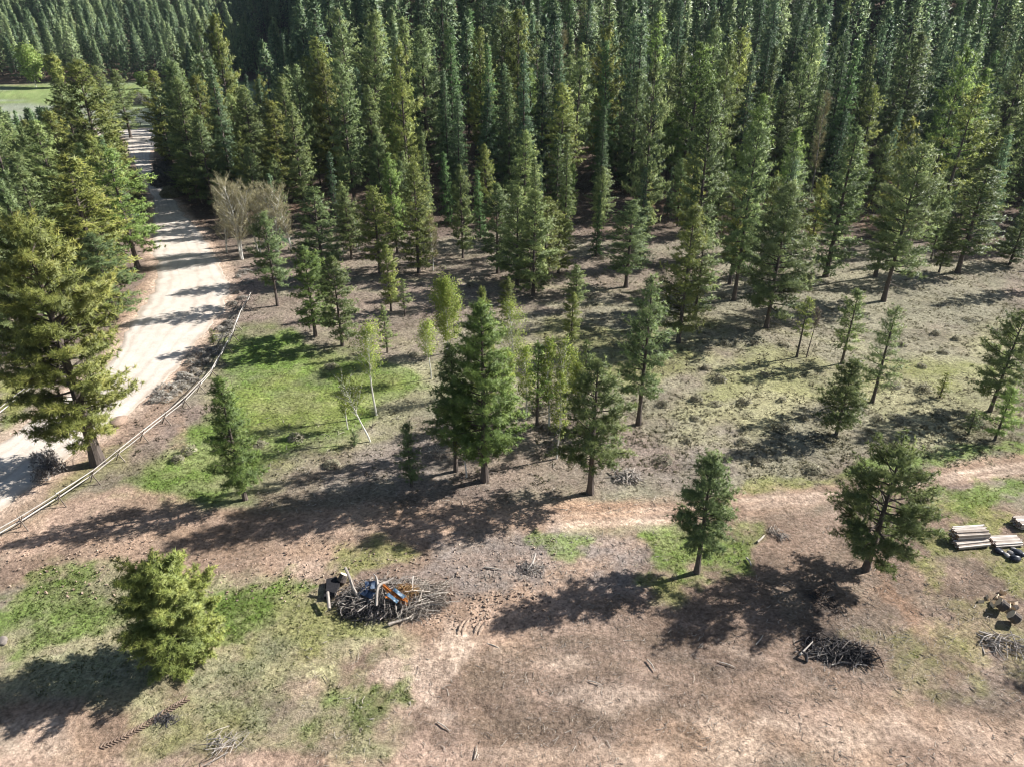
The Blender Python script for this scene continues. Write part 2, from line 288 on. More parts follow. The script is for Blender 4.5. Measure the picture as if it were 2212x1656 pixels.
# (photo outline, colour, softness m, edge noise m, noise size m, strength, grass amount, litter amount)
REG = [
 # brush middle right, tone changes
 ([(560,560),(1300,520),(2212,560),(2212,960),(1660,1050),(1200,1060),(900,900),(560,700)], 'brush', 3, 4, 7, .75, .0, .6),
 ([(1500,740),(1760,780),(1740,880),(1560,940),(1440,900)], 'dry', 3, 4, 5, .8, .25, .3),
 ([(1850,820),(2212,700),(2212,860),(2000,930),(1900,900)], 'dry', 2, 3, 5, .7, .35, .3),
 ([(1560,745),(2100,790),(2060,840),(1560,860)], 'olive', 2, 3, 4, .4, .5, .1),
 ([(1900,780),(2212,790),(2212,815),(1900,800)], 'olive', 1, 1, 3, .6, .6, 0),
 ([(1340,960),(1560,930),(1600,1010),(1420,1050),(1330,1040)], 'greyp', 2, 2, 3, .7, .05, .9),
 ([(560,560),(1000,540),(1500,560),(1500,640),(1000,690),(640,650)], 'litter', 4, 4, 5, .7, 0, .5),
 ([(640,700),(900,600),(1000,700),(860,790),(700,790)], 'litter', 3, 3, 4, .6, .05, .5),
 ([(1150,700),(1500,700),(1560,790),(1300,840),(1180,800)], 'olive', 3, 4, 4, .55, .5, .1),
 ([(700,760),(960,760),(930,960),(760,980),(680,880)], 'dry', 3, 3, 4, .7, .35, .2),
 ([(820,900),(1300,880),(1400,1010),(1180,1080),(560,1080),(620,1020)], 'litter', 2, 3, 4, .7, .05, .8),
 ([(780,950),(940,940),(960,1040),(700,1060),(700,990)], 'greyp', 2, 2, 3, .6, .1, .9),
 # bright meadow inside the fence
 ([(480,765),(560,705),(650,700),(760,770),(840,800),(870,850),(830,910),(740,960),(620,1000),(560,1060),(420,1090),(300,1050),(310,990),(390,900),(450,830)], 'green', 1.6, 3.2, 6, .92, .9, 0),
 ([(470,720),(600,690),(650,760),(560,800),(480,800)], 'deep', 1.5, 1.5, 4, .5, .9, 0),
 ([(500,850),(700,800),(800,860),(700,930),(540,950)], 'olive', 3, 4, 4, .55, .7, 0),
 ([(400,985),(520,975),(590,1030),(500,1090),(380,1050)], 'dry', 2.5, 3, 3, .6, .4, .2),
 ([(225,985),(330,960),(400,960),(330,1040),(220,1090),(140,1110)], 'litter', 1.5, 1.5, 3, .8, .05, .7),
 ([(385,895),(402,895),(408,985),(392,985)], 'tan', .5, .5, 1, .6, .1, 0),
 # verge between road and fence
 ([(450,560),(560,560),(545,660),(480,790),(330,880),(290,930),(330,850),(440,740),(490,660)], 'litter', .8, 1, 3, .7, .1, .5),
 ([(540,660),(640,640),(660,700),(520,740)], 'litter', 1, 1, 3, .7, .1, .4),
 ([(60,1060),(250,930),(330,870),(400,850),(300,950),(150,1060),(0,1150),(0,1110)], 'tan', .8, 1, 3, .6, .1, .3),
 ([(170,1010),(270,960),(300,960),(220,1030),(120,1080)], 'olive', .8, 1, 3, .5, .4, .2),
 ([(0,810),(90,790),(60,880),(0,955)], 'olive', .5, 1, 3, .9, .7, 0),
 ([(0,905),(60,890),(70,910),(40,950),(0,960)], 'green', .5, .5, 2, .7, .7, 0),
 ([(240,690),(310,600),(350,600),(300,680),(262,735),(225,780)], 'tan', .5, .8, 2, .7, 0, .4),
 # bare band with the track
 ([(0,1165),(60,1125),(180,1068),(290,1047),(380,1072),(440,1102),(620,1098),(820,1085),(1000,1090),(1190,1085),(1330,1075),(1480,1078),(1660,1050),(1830,1040),(1990,1010),(2230,975),(2230,1022),(2010,1050),(1880,1078),(1640,1112),(1500,1125),(1340,1150),(1180,1150),(1060,1175),(880,1190),(740,1205),(700,1240),(560,1262),(470,1275),(300,1250),(200,1225),(100,1245),(0,1275)], 'tan', .6, .4, 3, .95, 0, .15),
 ([(0,1170),(110,1110),(260,1052),(300,1056),(180,1130),(60,1200),(0,1235)], 'pink', 1, 1.2, 3, .8, 0, 0),
 ([(0,1225),(40,1195),(190,1190),(160,1225),(60,1245),(0,1270)], 'brown', .9, 1, 3, .6, 0, .2),
 ([(500,1110),(1180,1100),(1180,1150),(880,1182),(520,1190)], 'brown', 1.2, .8, 3, .25, 0, .3),
 ([(640,1195),(740,1195),(730,1250),(640,1265),(560,1250)], 'pale', .7, .8, 2, .6, 0, 0),
 ([(1180,1098),(1330,1082),(1470,1086),(1470,1120),(1320,1128),(1200,1140)], 'red', .4, .2, 2, .75, 0, .2),
 ([(1180,1125),(1330,1110),(1450,1105),(1460,1125),(1330,1142),(1180,1148)], 'pale', .3, .2, 2, .8, 0, 0),
 ([(1600,1082),(1840,1056),(2000,1030),(2230,992),(2230,1018),(2010,1046),(1860,1072),(1610,1104)], 'pale', .3, .15, 2, .9, 0, 0),
 ([(1640,1120),(1860,1085),(1880,1160),(1800,1225),(1660,1240),(1610,1190)], 'pink', 1, 1.5, 3, .7, 0, .6),
 ([(1450,1125),(1520,1135),(1500,1190),(1420,1170)], 'litter', .8, 1, 2, .6, .2, .4),
 ([(1180,1148),(1460,1126),(1480,1150),(1400,1168),(1200,1172)], 'dry', .4, .3, 2, .6, .3, .5),
 ([(1500,1132),(1640,1118),(1660,1140),(1560,1150)], 'dry', .4, .3, 2, .6, .4, .3),
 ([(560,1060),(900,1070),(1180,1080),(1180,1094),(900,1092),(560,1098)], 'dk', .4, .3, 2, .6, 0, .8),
 # foreground bare ground
 ([(690,1230),(1200,1160),(1600,1130),(2212,1090),(2212,1670),(0,1670),(0,1500),(340,1500),(560,1330),(700,1330)], 'brown', 1.5, 2, 4, .8, 0, .5),
 ([(950,1150),(1400,1140),(1400,1240),(1250,1290),(1100,1280),(1000,1290),(920,1230)], 'greyp', 1.2, 1.2, 2.5, .85, 0, .95),
 ([(880,1290),(1110,1270),(1180,1240),(1330,1190),(1300,1260),(1130,1340),(1120,1400),(1000,1430),(880,1380)], 'tan', .7, 1.0, 2, .8, 0, .1),
 ([(780,1400),(960,1370),(1100,1400),(1090,1430),(970,1450),(960,1530),(880,1570),(780,1480)], 'pale', .7, 1.4, 2, .85, 0, 0),
 ([(810,1490),(900,1560),(1000,1600),(1080,1660),(860,1670),(830,1600)], 'pink', .7, 1.2, 2, .8, 0, .1),
 ([(1000,1560),(1350,1600),(1500,1670),(1000,1670)], 'tan', .8, 1.5, 2, .7, 0, .2),
 ([(1110,1440),(1250,1410),(1300,1450),(1230,1490),(1100,1500)], 'pink', .6, 1.2, 2, .65, 0, .1),
 ([(1450,1420),(1620,1380),(1800,1470),(1700,1520),(1480,1500)], 'litter', 1, 1.5, 3, .6, .1, .4),
 ([(1500,1520),(1900,1490),(2212,1560),(2212,1670),(1360,1670),(1400,1590)], 'tan', 1, 1.8, 3, .85, 0, .25),
 ([(1460,1580),(1640,1560),(1700,1640),(1560,1670),(1450,1670)], 'pale', .8, 1.5, 2, .6, 0, 0),
 ([(1900,1560),(2212,1580),(2212,1670),(1840,1670)], 'pink', .8, 1.5, 2, .7, 0, .2),
 ([(1830,1240),(2000,1230),(2212,1440),(2212,1560),(1900,1480),(1840,1330)], 'litter', 1, 1.5, 3, .6, .15, .7),
 ([(1880,1270),(1920,1260),(2000,1360),(1980,1370)], 'red', .3, .4, 1.2, .6, 0, .2),
 ([(1940,1290),(1960,1285),(2080,1450),(2050,1460)], 'red', .3, .5, 1.2, .4, 0, .2),
 ([(0,1520),(180,1490),(380,1500),(330,1560),(260,1630),(120,1670),(0,1670)], 'tan', .8, 1.2, 3, .9, 0, .1),
 ([(130,1500),(380,1480),(420,1540),(250,1600),(120,1590)], 'brown', .8, 1, 2, .5, .1, .1),
 ([(0,1560),(120,1530),(160,1600),(40,1670),(0,1670)], 'pale', .6, 1, 2, .6, 0, 0),
 ([(0,1632),(700,1622),(1000,1632),(1000,1670),(0,1670)], 'pink', .35, .5, 2, .9, 0, 0),
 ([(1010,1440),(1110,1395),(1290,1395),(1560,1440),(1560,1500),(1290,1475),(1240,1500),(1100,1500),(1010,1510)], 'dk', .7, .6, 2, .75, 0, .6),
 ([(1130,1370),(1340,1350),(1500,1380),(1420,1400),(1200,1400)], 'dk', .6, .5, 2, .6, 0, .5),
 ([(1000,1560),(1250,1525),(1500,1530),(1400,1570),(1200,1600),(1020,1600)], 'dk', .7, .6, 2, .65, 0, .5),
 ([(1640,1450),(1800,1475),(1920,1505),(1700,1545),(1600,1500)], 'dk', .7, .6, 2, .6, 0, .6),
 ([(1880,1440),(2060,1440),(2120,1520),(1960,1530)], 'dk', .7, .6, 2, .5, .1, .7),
 ([(1250,1482),(1420,1478),(1490,1508),(1300,1530),(1200,1512)], 'pale', .5, .6, 2, .7, 0, 0),
 ([(1120,1435),(1240,1415),(1290,1440),(1220,1462)], 'pale', .4, .5, 1.6, .6, 0, 0),
 ([(1480,1540),(1560,1530),(1640,1585),(1720,1640),(1600,1630),(1500,1590)], 'pale', .5, .6, 2, .7, 0, 0),
 ([(1660,1560),(1900,1545),(2020,1600),(1800,1625)], 'pale', .6, .7, 2, .6, 0, 0),
 ([(2060,1560),(2212,1570),(2212,1640),(2080,1620)], 'pale', .6, .7, 2, .5, 0, 0),
 ([(1020,1620),(1300,1615),(1440,1660),(1100,1670)], 'pale', .5, .6, 2, .5, 0, 0),
 # lower left grass
 ([(0,1290),(110,1240),(130,1212),(250,1210),(300,1240),(700,1262),(730,1310),(840,1330),(880,1390),(800,1400),(760,1440),(820,1560),(830,1620),(300,1640),(330,1560),(430,1530),(420,1490),(330,1490),(120,1490),(0,1510)], 'dry', .9, 1.2, 3, .9, .45, .2),
 ([(0,1290),(90,1265),(260,1262),(290,1300),(280,1345),(180,1385),(60,1450),(0,1480)], 'green', .7, 1.8, 2.5, .8, .9, 0),
 ([(115,1225),(200,1215),(210,1250),(130,1262)], 'green', .4, .7, 1.5, .8, .9, 0),
 ([(470,1285),(620,1262),(660,1285),(640,1320),(560,1370),(470,1400)], 'green', .5, 1.2, 2, .95, .95, 0),
 ([(620,1290),(760,1300),(830,1350),(720,1390),(560,1410)], 'olive', .8, 1.5, 2, .7, .7, 0),
 ([(60,1440),(230,1400),(300,1480),(100,1500),(20,1500)], 'blueg', .8, 1.2, 2, .6, .6, 0),
 ([(450,1420),(600,1380),(640,1500),(560,1560),(440,1520)], 'blueg', 1, 1.6, 2, .6, .6, .1),
 ([(300,1560),(500,1540),(560,1620),(400,1640),(280,1640)], 'olive', .8, 1.4, 2, .6, .5, .3),
 ([(540,1560),(640,1500),(720,1540),(700,1610),(560,1620)], 'litter', .8, 1.4, 2, .7, .1, .5),
 ([(680,1470),(800,1440),(850,1500),(830,1600),(740,1640),(690,1570)], 'deep', .8, 1.4, 2, .65, .8, .1),
 ([(740,1580),(820,1560),(830,1640),(740,1640)], 'blueg', .5, .8, 2, .7, .7, 0),
 ([(800,1475),(875,1475),(885,1510),(830,1520)], 'deep', .4, .6, 1.5, .85, .9, 0),
 # green patches right of the middle
 ([(730,1180),(860,1175),(900,1200),(820,1240),(740,1230)], 'olive', .6, .9, 2, .7, .6, .1),
 ([(1130,1165),(1260,1150),(1300,1175),(1240,1200),(1150,1190)], 'green', .4, 1, 1.6, .65, .8, .1),
 ([(1400,1150),(1460,1140),(1560,1150),(1640,1170),(1620,1230),(1560,1255),(1480,1240),(1400,1240)], 'green', .6, 1.0, 1.6, .85, .9, .1),
 ([(1600,1130),(1660,1130),(1640,1180),(1590,1190)], 'green', .5, .6, 2, .6, .7, .3),
 ([(1380,1250),(1460,1250),(1470,1290),(1420,1300)], 'olive', .5, .7, 2, .7, .6, .1),
 ([(1830,1000),(1990,975),(2212,940),(2212,975),(2000,1002),(1860,1035),(1800,1030)], 'green', .5, .8, 2, .85, .9, 0),
 ([(1600,1035),(1700,1030),(1830,1028),(1800,1050),(1620,1060)], 'olive', .4, .6, 2, .7, .7, 0),
 ([(2000,1055),(2230,1025),(2230,1070),(2100,1100),(2010,1090)], 'green', .5, .9, 1.6, .8, .9, 0),
 ([(2020,1110),(2212,1090),(2212,1260),(2120,1240),(2040,1200),(1990,1230)], 'olive', .9, 1.6, 1.6, .75, .6, .3),
 ([(2060,1080),(2130,1080),(2110,1130),(2050,1110)], 'green', .5, .9, 1.3, .6, .8, .3),
 ([(2050,1300),(2212,1340),(2212,1440),(2120,1430),(1980,1380)], 'olive', 1.2, 1.6, 1.3, .45, .45, .5),
 ([(1900,1390),(2040,1370),(2080,1450),(1960,1480)], 'olive', .9, 1.4, 1.3, .5, .5, .4),
 # burn scar
 ([(1740,1360),(1790,1350),(1870,1400),(1885,1440),(1800,1440),(1720,1410)], 'char', .35, .5, 1.0, .9, 0, .2),
 ([(1755,1275),(1800,1265),(1815,1310),(1770,1325)], 'char', .35, .5, 1.0, .8, 0, .3),
 ([(760,1260),(900,1270),(900,1320),(780,1310)], 'brown', .5, .5, 1.0, .8, 0, .4),
]
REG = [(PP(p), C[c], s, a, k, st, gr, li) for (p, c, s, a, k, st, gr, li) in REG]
# soft wheel tracks (photo polyline, width m, colour, strength)
TRK = [
 ([(1640,1350),(1720,1400),(1840,1500),(1960,1560),(2080,1600)], .5, 'tan', .55),
 ([(1600,1370),(1700,1430),(1830,1530),(1960,1600)], .4, 'brown', .4),
 ([(1560,1560),(1760,1480),(1900,1440),(2060,1330)], .3, 'pink', .3),
 ([(1980,1560),(1940,1470),(2020,1400)], .25, 'pink', .45),
 ([(2212,1300),(2120,1340),(1900,1240)], .4, 'litter', .3),
 ([(880,1370),(930,1410),(960,1480),(940,1530),(930,1600)], .35, 'brown', .4),
 ([(850,1420),(880,1490),(900,1560),(960,1640)], .35, 'brown', .4),
 ([(230,1610),(330,1560),(420,1520),(560,1470)], .3, 'brown', .3),
 ([(1100,1470),(1300,1500),(1600,1500),(1800,1540)], .6, 'litter', .35),
 ([(1060,1430),(1260,1470),(1560,1460)], .5, 'litter', .3),
 ([(1200,1400),(1500,1420),(1700,1500)], .4, 'litter', .3),
 ([(760,1290),(720,1230),(560,1215),(330,1230)], .35, 'brown', .3),
 ([(1190,1125),(1480,1100),(1860,1064),(2230,1004)], .35, 'red', .35),
 ([(1190,1104),(1470,1086),(1660,1072),(1840,1048),(2000,1024),(2230,988)], .28, 'brown', .75),
 ([(1190,1126),(1330,1122),(1470,1108),(1660,1092),(1850,1066),(2000,1042),(2230,1008)], .28, 'brown', .65),
 ([(1190,1115),(1470,1097),(1850,1058),(2230,998)], .35, 'pale', .6),
 ([(1450,1500),(1700,1520),(1950,1590),(2100,1660)], .3, 'brown', .4),
 ([(1450,1525),(1700,1545),(1930,1612),(2060,1670)], .3, 'brown', .4),
 ([(1560,1400),(1700,1440),(1860,1530),(1990,1600)], .3, 'pale', .4),
 ([(1580,1385),(1720,1425),(1880,1515),(2010,1585)], .25, 'brown', .5),
 ([(0,1590),(300,1610),(800,1640),(1400,1655)], .35, 'brown', .4),
 ([(560,1180),(600,1120),(590,1100)], .2, 'brown', .6),
 ([(592,1180),(604,1120),(600,1100)], .2, 'brown', .6),
 ([(1900,1235),(1990,1370),(2060,1470)], .3, 'red', .55),
 ([(1930,1235),(2030,1370),(2110,1460)], .3, 'brown', .45),
 ([(1860,1250),(1930,1380)], .3, 'brown', .4),
 ([(0,1215),(120,1165),(330,1120),(560,1135),(800,1130),(1180,1128)], .9, 'pink', .55),
 ([(0,1240),(330,1165),(700,1165),(1000,1140),(1180,1130)], .3, 'brown', .45),
 ([(560,1640),(900,1650),(1300,1640)], .4, 'tan', .4),
 ([(700,620),(1000,650),(1400,660),(1700,720),(2100,800),(2230,800)], .7, 'dry', .5),
 ([(700,600),(1100,612),(1500,640)], 1.0, 'dry', .5),
]
TRK = [(PP(p), w, C[c], st) for (p, w, c, st) in TRK]

ROAD_PX = [((-220,985),(-220,1290)),((-110,970),(-110,1190)),((0,952),(0,1112)),((60,912),(62,1062)),((120,868),(120,1015)),((190,815),(205,950)),((235,780),(290,888)),
 ((262,742),(350,832)),((272,712),(400,770)),((285,690),(440,725)),((305,660),(478,680)),((328,630),(494,640)),((338,600),(496,610)),((338,570),(482,578)),((330,545),(465,545)),
 ((328,510),(440,510)),((330,470),(405,470)),((330,435),(378,435)),((318,400),(352,400)),((297,365),(330,365)),((280,335),(325,335)),((270,308),(345,308)),((262,292),(360,290))]
ROAD_L = PP([a for a, b in ROAD_PX]); ROAD_R = PP([b for a, b in ROAD_PX])
ROAD_POLY = np.vstack([ROAD_L, ROAD_R[::-1]])
CROSS_L = PP([(-160,283),(60,281),(265,279),(360,277),(520,276),(700,276)])
CROSS_R = PP([(-160,292),(60,291),(262,292),(360,290),(520,284),(700,284)])
CROSS_POLY = np.vstack([CROSS_L, CROSS_R[::-1]])

CLR = PP([(566,150),(580,125),(640,122),(740,128),(745,142),(640,140),(600,150)])
def road_d(x, y): return np.maximum(sdist(x, y, ROAD_POLY), sdist(x, y, CROSS_POLY))
def paint(x, y):
    x = np.asarray(x, float); y = np.asarray(y, float)
    n = x.shape[0]
    col = np.tile(np.array(C['litter']), (n, 1)); gr = np.zeros(n); li = np.full(n, .5)
    big = fbm(x/9, y/9, 4, 1)
    def lay(c, m, g=None, l=None):
        nonlocal col, gr, li
        c = np.asarray(c, float)
        col = col*(1-m[:, None]) + c*m[:, None]
        if g is not None: gr = gr*(1-m)+g*m
        if l is not None: li = li*(1-m)+l*m
    lay(C['brush'], sstep(-.3, .3, big)*.6, .1, .6)
    # forest floor
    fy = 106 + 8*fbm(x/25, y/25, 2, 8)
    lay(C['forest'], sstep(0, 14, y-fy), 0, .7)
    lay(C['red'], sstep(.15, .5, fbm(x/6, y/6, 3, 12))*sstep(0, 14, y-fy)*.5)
    # left meadow across the valley
    y0 = hill_start(x)
    mead = sstep(196, 204, y+3*fbm(x/12, y/12, 2, 4))*sstep(-52, -66, x)*(1-sstep(-26, -20, y-y0))
    lay(C['meadow'], mead, .6, 0)
    sg = sstep(-.25, .2, fbm(x/26, y/9, 3, 22)+.6*np.exp(-((y-262)/16.)**2)-.35*sstep(290, 320, y))*mead
    lay(C['sage'], sg*.85, .1, .3)
    hl = sstep(0, 12, y-y0)*sstep(-50, -66, x)
    lay(C['hill'], hl, 0, .5)
    near = y < 150
    if near.any():
        xn, yn = x[near], y[near]
        cn, gn, ln = col[near], gr[near], li[near]
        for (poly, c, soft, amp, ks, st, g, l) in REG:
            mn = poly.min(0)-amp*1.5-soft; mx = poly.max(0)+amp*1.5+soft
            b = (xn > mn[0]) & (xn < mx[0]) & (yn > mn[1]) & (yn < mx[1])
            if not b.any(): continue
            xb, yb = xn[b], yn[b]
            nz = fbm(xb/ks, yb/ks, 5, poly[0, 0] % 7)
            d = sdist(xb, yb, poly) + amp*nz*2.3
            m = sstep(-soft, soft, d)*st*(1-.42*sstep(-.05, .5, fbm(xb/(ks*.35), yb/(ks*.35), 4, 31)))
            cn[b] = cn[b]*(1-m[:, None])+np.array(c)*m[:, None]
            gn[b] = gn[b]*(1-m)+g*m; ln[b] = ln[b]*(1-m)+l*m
        wx = xn+.35*fbm(xn/3, yn/3, 2, 41); wy = yn+.35*fbm(xn/3, yn/3, 2, 43)
        for (line, w, c, st) in TRK:
            mn = line.min(0)-2; mx = line.max(0)+2
            b = (xn > mn[0]) & (xn < mx[0]) & (yn > mn[1]) & (yn < mx[1])
            if not b.any(): continue
            dl = linedist(wx[b], wy[b], line)
            m = (1-sstep(w*.4, w*1.2, dl))*st*np.clip(.6+.8*fbm(xn[b]/2, yn[b]/2, 3, 51), 0, 1)
            cn[b] = cn[b]*(1-m[:, None])+np.array(c)*m[:, None]; gn[b] *= (1-m*.8)
        col[near], gr[near], li[near] = cn, gn, ln
    rd = np.full(n, -99.0); b = (x < 5) & (y > 30) & (y < 260)
    if b.any(): rd[b] = road_d(x[b], y[b])
    sh = sstep(-2.2, .3, rd + .9*fbm(x/3, y/3, 3, 61))
    lay(C['tan'], sh*.85, 0, .1)
    lay(C['pale'], sstep(-1.5, .1, rd+.9*fbm(x/1.7, y/1.7, 4, 63))*.8, 0, .1)
    fg = 1-sstep(42, 48, y)
    lay(C['pink'], sstep(.02, .40, fbm(x/2.6, y/1.5, 5, 101))*.35*fg*(1-gr))
    lay(C['brown'], sstep(.08, .42, fbm(x/2.1+y/3.3, y/1.3, 5, 103))*.30*fg*(1-gr*.7))
    lay(C['dry'], sstep(.10, .45, fbm(x/1.7, y/1.7, 4, 105))*.4*gr)
    cm = sstep(-2, 3, sdist(x, y, CLR)+3*fbm(x/6, y/6, 3, 19)); lay(C['tan'], cm*.8, .1, .2)
    # natural tone variation
    v = 1 + .34*fbm(x/3.5, y/3.5, 5, 71) + .26*fbm(x/.9, y/.9, 4, 73) + .15*fbm(x/14, y/14, 2, 75)
    col = col*v[:, None]
    return np.clip(col, .01, .8), gr*(1-sh), li*(1-sh*.8), rd

def relief(x, y, gr, li, rd):
    near = 1-sstep(110, 170, y)
    b = .05*fbm(x/1.3, y/1.3, 4, 81)+.10*fbm(x/5, y/5, 3, 83)
    b = b + li*.035*fbm(x/.45, y/.45, 2, 85)
    keep = 1-sstep(-2.0, -.3, rd)
    return b*near*keep

GRID = {}
def paint_at(x, y):
    ys = GRID['ys']; nc = GRID['nc']
    i = np.clip(np.searchsorted(ys, y)-1, 0, len(ys)-2); i = i+((y-ys[i]) > (ys[i+1]-y))
    j = np.clip(np.rint((x/(32+1.05*ys[i])+1)/2*(nc-1)).astype(int), 0, nc-1); k = i*nc+j
    return GRID['col'][k], GRID['gr'][k], GRID['li'][k], GRID['rd'][k]
def build_ground():
    ys = [3.0]
    while ys[-1] < 150: ys.append(ys[-1]+.10+.0042*ys[-1])
    while ys[-1] < 1500: ys.append(ys[-1]*1.022)
    ys = np.array(ys); nc = 640
    s = np.linspace(-1, 1, nc)
    X = np.outer(32+1.05*ys, s); Y = np.repeat(ys[:, None], nc, 1)
    x = X.ravel(); y = Y.ravel()
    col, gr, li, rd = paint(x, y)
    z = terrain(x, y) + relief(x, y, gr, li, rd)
    nr = len(ys)
    GRID.update(ys=ys, nc=nc, col=col, gr=gr, li=li, rd=rd)
    me = bpy.data.meshes.new('ground')
    me.vertices.add(x.size); me.vertices.foreach_set('co', np.stack([x, y, z], 1).astype(np.float32).ravel())
    i = np.arange(nr-1)[:, None]*nc+np.arange(nc-1)[None]
    F = np.stack([i, i+1, i+1+nc, i+nc], -1).reshape(-1, 4)
    me.loops.add(F.size); me.loops.foreach_set('vertex_index', F.ravel().astype(np.int32))
    me.polygons.add(len(F)); me.polygons.foreach_set('loop_start', np.arange(0, F.size, 4, dtype=np.int32))
    me.polygons.foreach_set('loop_total', np.full(len(F), 4, np.int32))
    me.polygons.foreach_set('use_smooth', np.ones(len(F), bool))
    at = me.attributes.new('base', 'FLOAT_COLOR', 'POINT')
    at.data.foreach_set('color', np.hstack([col, np.ones((len(x), 1))]).astype(np.float32).ravel())
    for nm, v in (('grass', gr), ('chips', li)):
        a = me.attributes.new(nm, 'FLOAT', 'POINT'); a.data.foreach_set('value', v.astype(np.float32))
    m, nt, out = new_mat('ground_soil'); L = nt.links.new
    A = N(nt, 'ShaderNodeAttribute', attribute_name='base'); G = N(nt, 'ShaderNodeAttribute', attribute_name='grass'); H = N(nt, 'ShaderNodeAttribute', attribute_name='chips')
    geo = N(nt, 'ShaderNodeNewGeometry')
    def noise(sc, det=6, ro=.65, vec=None):
        k = N(nt, 'ShaderNodeTexNoise'); k.inputs['Scale'].default_value = sc; k.inputs['Detail'].default_value = det; k.inputs['Roughness'].default_value = ro
        L(vec or geo.outputs['Position'], k.inputs['Vector']); return k
    def mixc(f, a, b, blend='MIX'):
        k = N(nt, 'ShaderNodeMix', data_type='RGBA', blend_type=blend)
        if isinstance(f, float): k.inputs['Factor'].default_value = f
        else: L(f, k.inputs['Factor'])
        for s_, v_ in ((6, a), (7, b)):
            if isinstance(v_, tuple): k.inputs[s_].default_value = (*v_, 1)
            else: L(v_, k.inputs[s_])
        return k.outputs[2]
    def mrange(v, a, b, c=0., d=1.):
        k = N(nt, 'ShaderNodeMapRange'); k.inputs[1].default_value = a; k.inputs[2].default_value = b; k.inputs[3].default_value = c; k.inputs[4].default_value = d
        L(v, k.inputs[0]); return k.outputs[0]
    def mul(a, b):
        k = N(nt, 'ShaderNodeMath', operation='MULTIPLY'); L(a, k.inputs[0])
        if isinstance(b, float): k.inputs[1].default_value = b
        else: L(b, k.inputs[1])
        return k.outputs[0]
    def turned(rot, sx, sy):
        a_ = N(nt, 'ShaderNodeMapping'); a_.inputs['Rotation'].default_value = (0, 0, rot); L(geo.outputs['Position'], a_.inputs['Vector'])
        b_ = N(nt, 'ShaderNodeMapping'); b_.inputs['Scale'].default_value = (sx, sy, 1); L(a_.outputs[0], b_.inputs['Vector']); return b_.outputs[0]
    fine = noise(3.2, 8, .78); mid = noise(.9, 6, .7); vf = noise(9.0, 5, .8)
    c = mixc(1.0, A.outputs['Color'], mixc(mrange(fine.outputs['Fac'], .36, .64), (.46, .44, .42), (1.54, 1.52, 1.49)), 'MULTIPLY')
    # dry straw and green blades mixed in the grass
    spk = mrange(vf.outputs['Fac'], .5, .62)
    c = mixc(mul(mul(spk, G.outputs['Fac']), .55), c, (.33, .31, .16))
    spk2 = mrange(noise(5.0, 6, .8).outputs['Fac'], .52, .66)
    c = mixc(mul(mul(spk2, G.outputs['Fac']), .7), c, (.065, .105, .02))
    # a little green creeping into dry ground
    gm = mrange(mid.outputs['Fac'], .56, .66); inv = mrange(H.outputs['Fac'], 0., 1., .0, .5)
    c = mixc(mul(mul(gm, inv), spk2), c, (.14, .17, .06))
    # chips, needles and bark litter: stretched specks, pale and dark
    for k_, (sx, sy, rot) in enumerate(((1, 5, .5), (5, 1, .9), (1, 4, -.6))):
        nn = noise(1.0, 4, .7, turned(rot, sx*2.4, sy*2.4))
        pale = mrange(nn.outputs['Fac'], .60, .68); dark = mrange(nn.outputs['Fac'], .40, .32)
        c = mixc(mul(mul(pale, mrange(H.outputs['Fac'], 0., 1., .25, 1.)), .7), c, (.50, .44, .38))
        c = mixc(mul(mul(dark, mrange(H.outputs['Fac'], 0., 1., .2, 1.)), .65), c, (.10, .075, .055))
    # drag marks: long thin streaks, two directions
    for rot, sx, sy in ((.62, .35, 4.5), (-.45, .3, 4.0)):
        nn = noise(1.0, 6, .7, turned(rot, sx, sy)); msk = noise(.12+.03*sx, 3, .6)
        c = mixc(mrange(msk.outputs['Fac'], .48, .62), c, mixc(1.0, c, mixc(mrange(nn.outputs['Fac'], .35, .65), (.80, .79, .78), (1.20, 1.19, 1.17)), 'MULTIPLY'))
    # scattered dark clods
    vo = N(nt, 'ShaderNodeTexVoronoi'); vo.inputs['Scale'].default_value = 1.7; L(geo.outputs['Position'], vo.inputs['Vector'])
    cl = mrange(vo.outputs['Distance'], .10, .05)
    c = mixc(mul(cl, .55), c, (.10, .07, .05))
    bs = N(nt, 'ShaderNodeBsdfPrincipled'); bs.inputs['Roughness'].default_value = .95; bs.inputs['Specular IOR Level'].default_value = .15
    L(c, bs.inputs['Base Color'])
    bp = N(nt, 'ShaderNodeBump'); bp.inputs['Strength'].default_value = .9; bp.inputs['Distance'].default_value = .16; L(fine.outputs['Fac'], bp.inputs['Height'])
    bp2 = N(nt, 'ShaderNodeBump'); bp2.inputs['Strength'].default_value = .6; bp2.inputs['Distance'].default_value = .5; L(mid.outputs['Fac'], bp2.inputs['Height'])
    L(bp2.outputs[0], bp.inputs['Normal']); L(bp.outputs[0], bs.inputs['Normal'])
    L(bs.outputs[0], out.inputs['Surface'])
    me.materials.append(m); me.update(calc_edges=True)
    o = link(bpy.data.objects.new('ground', me)); tag(o, kind='structure')
    return o
build_ground()

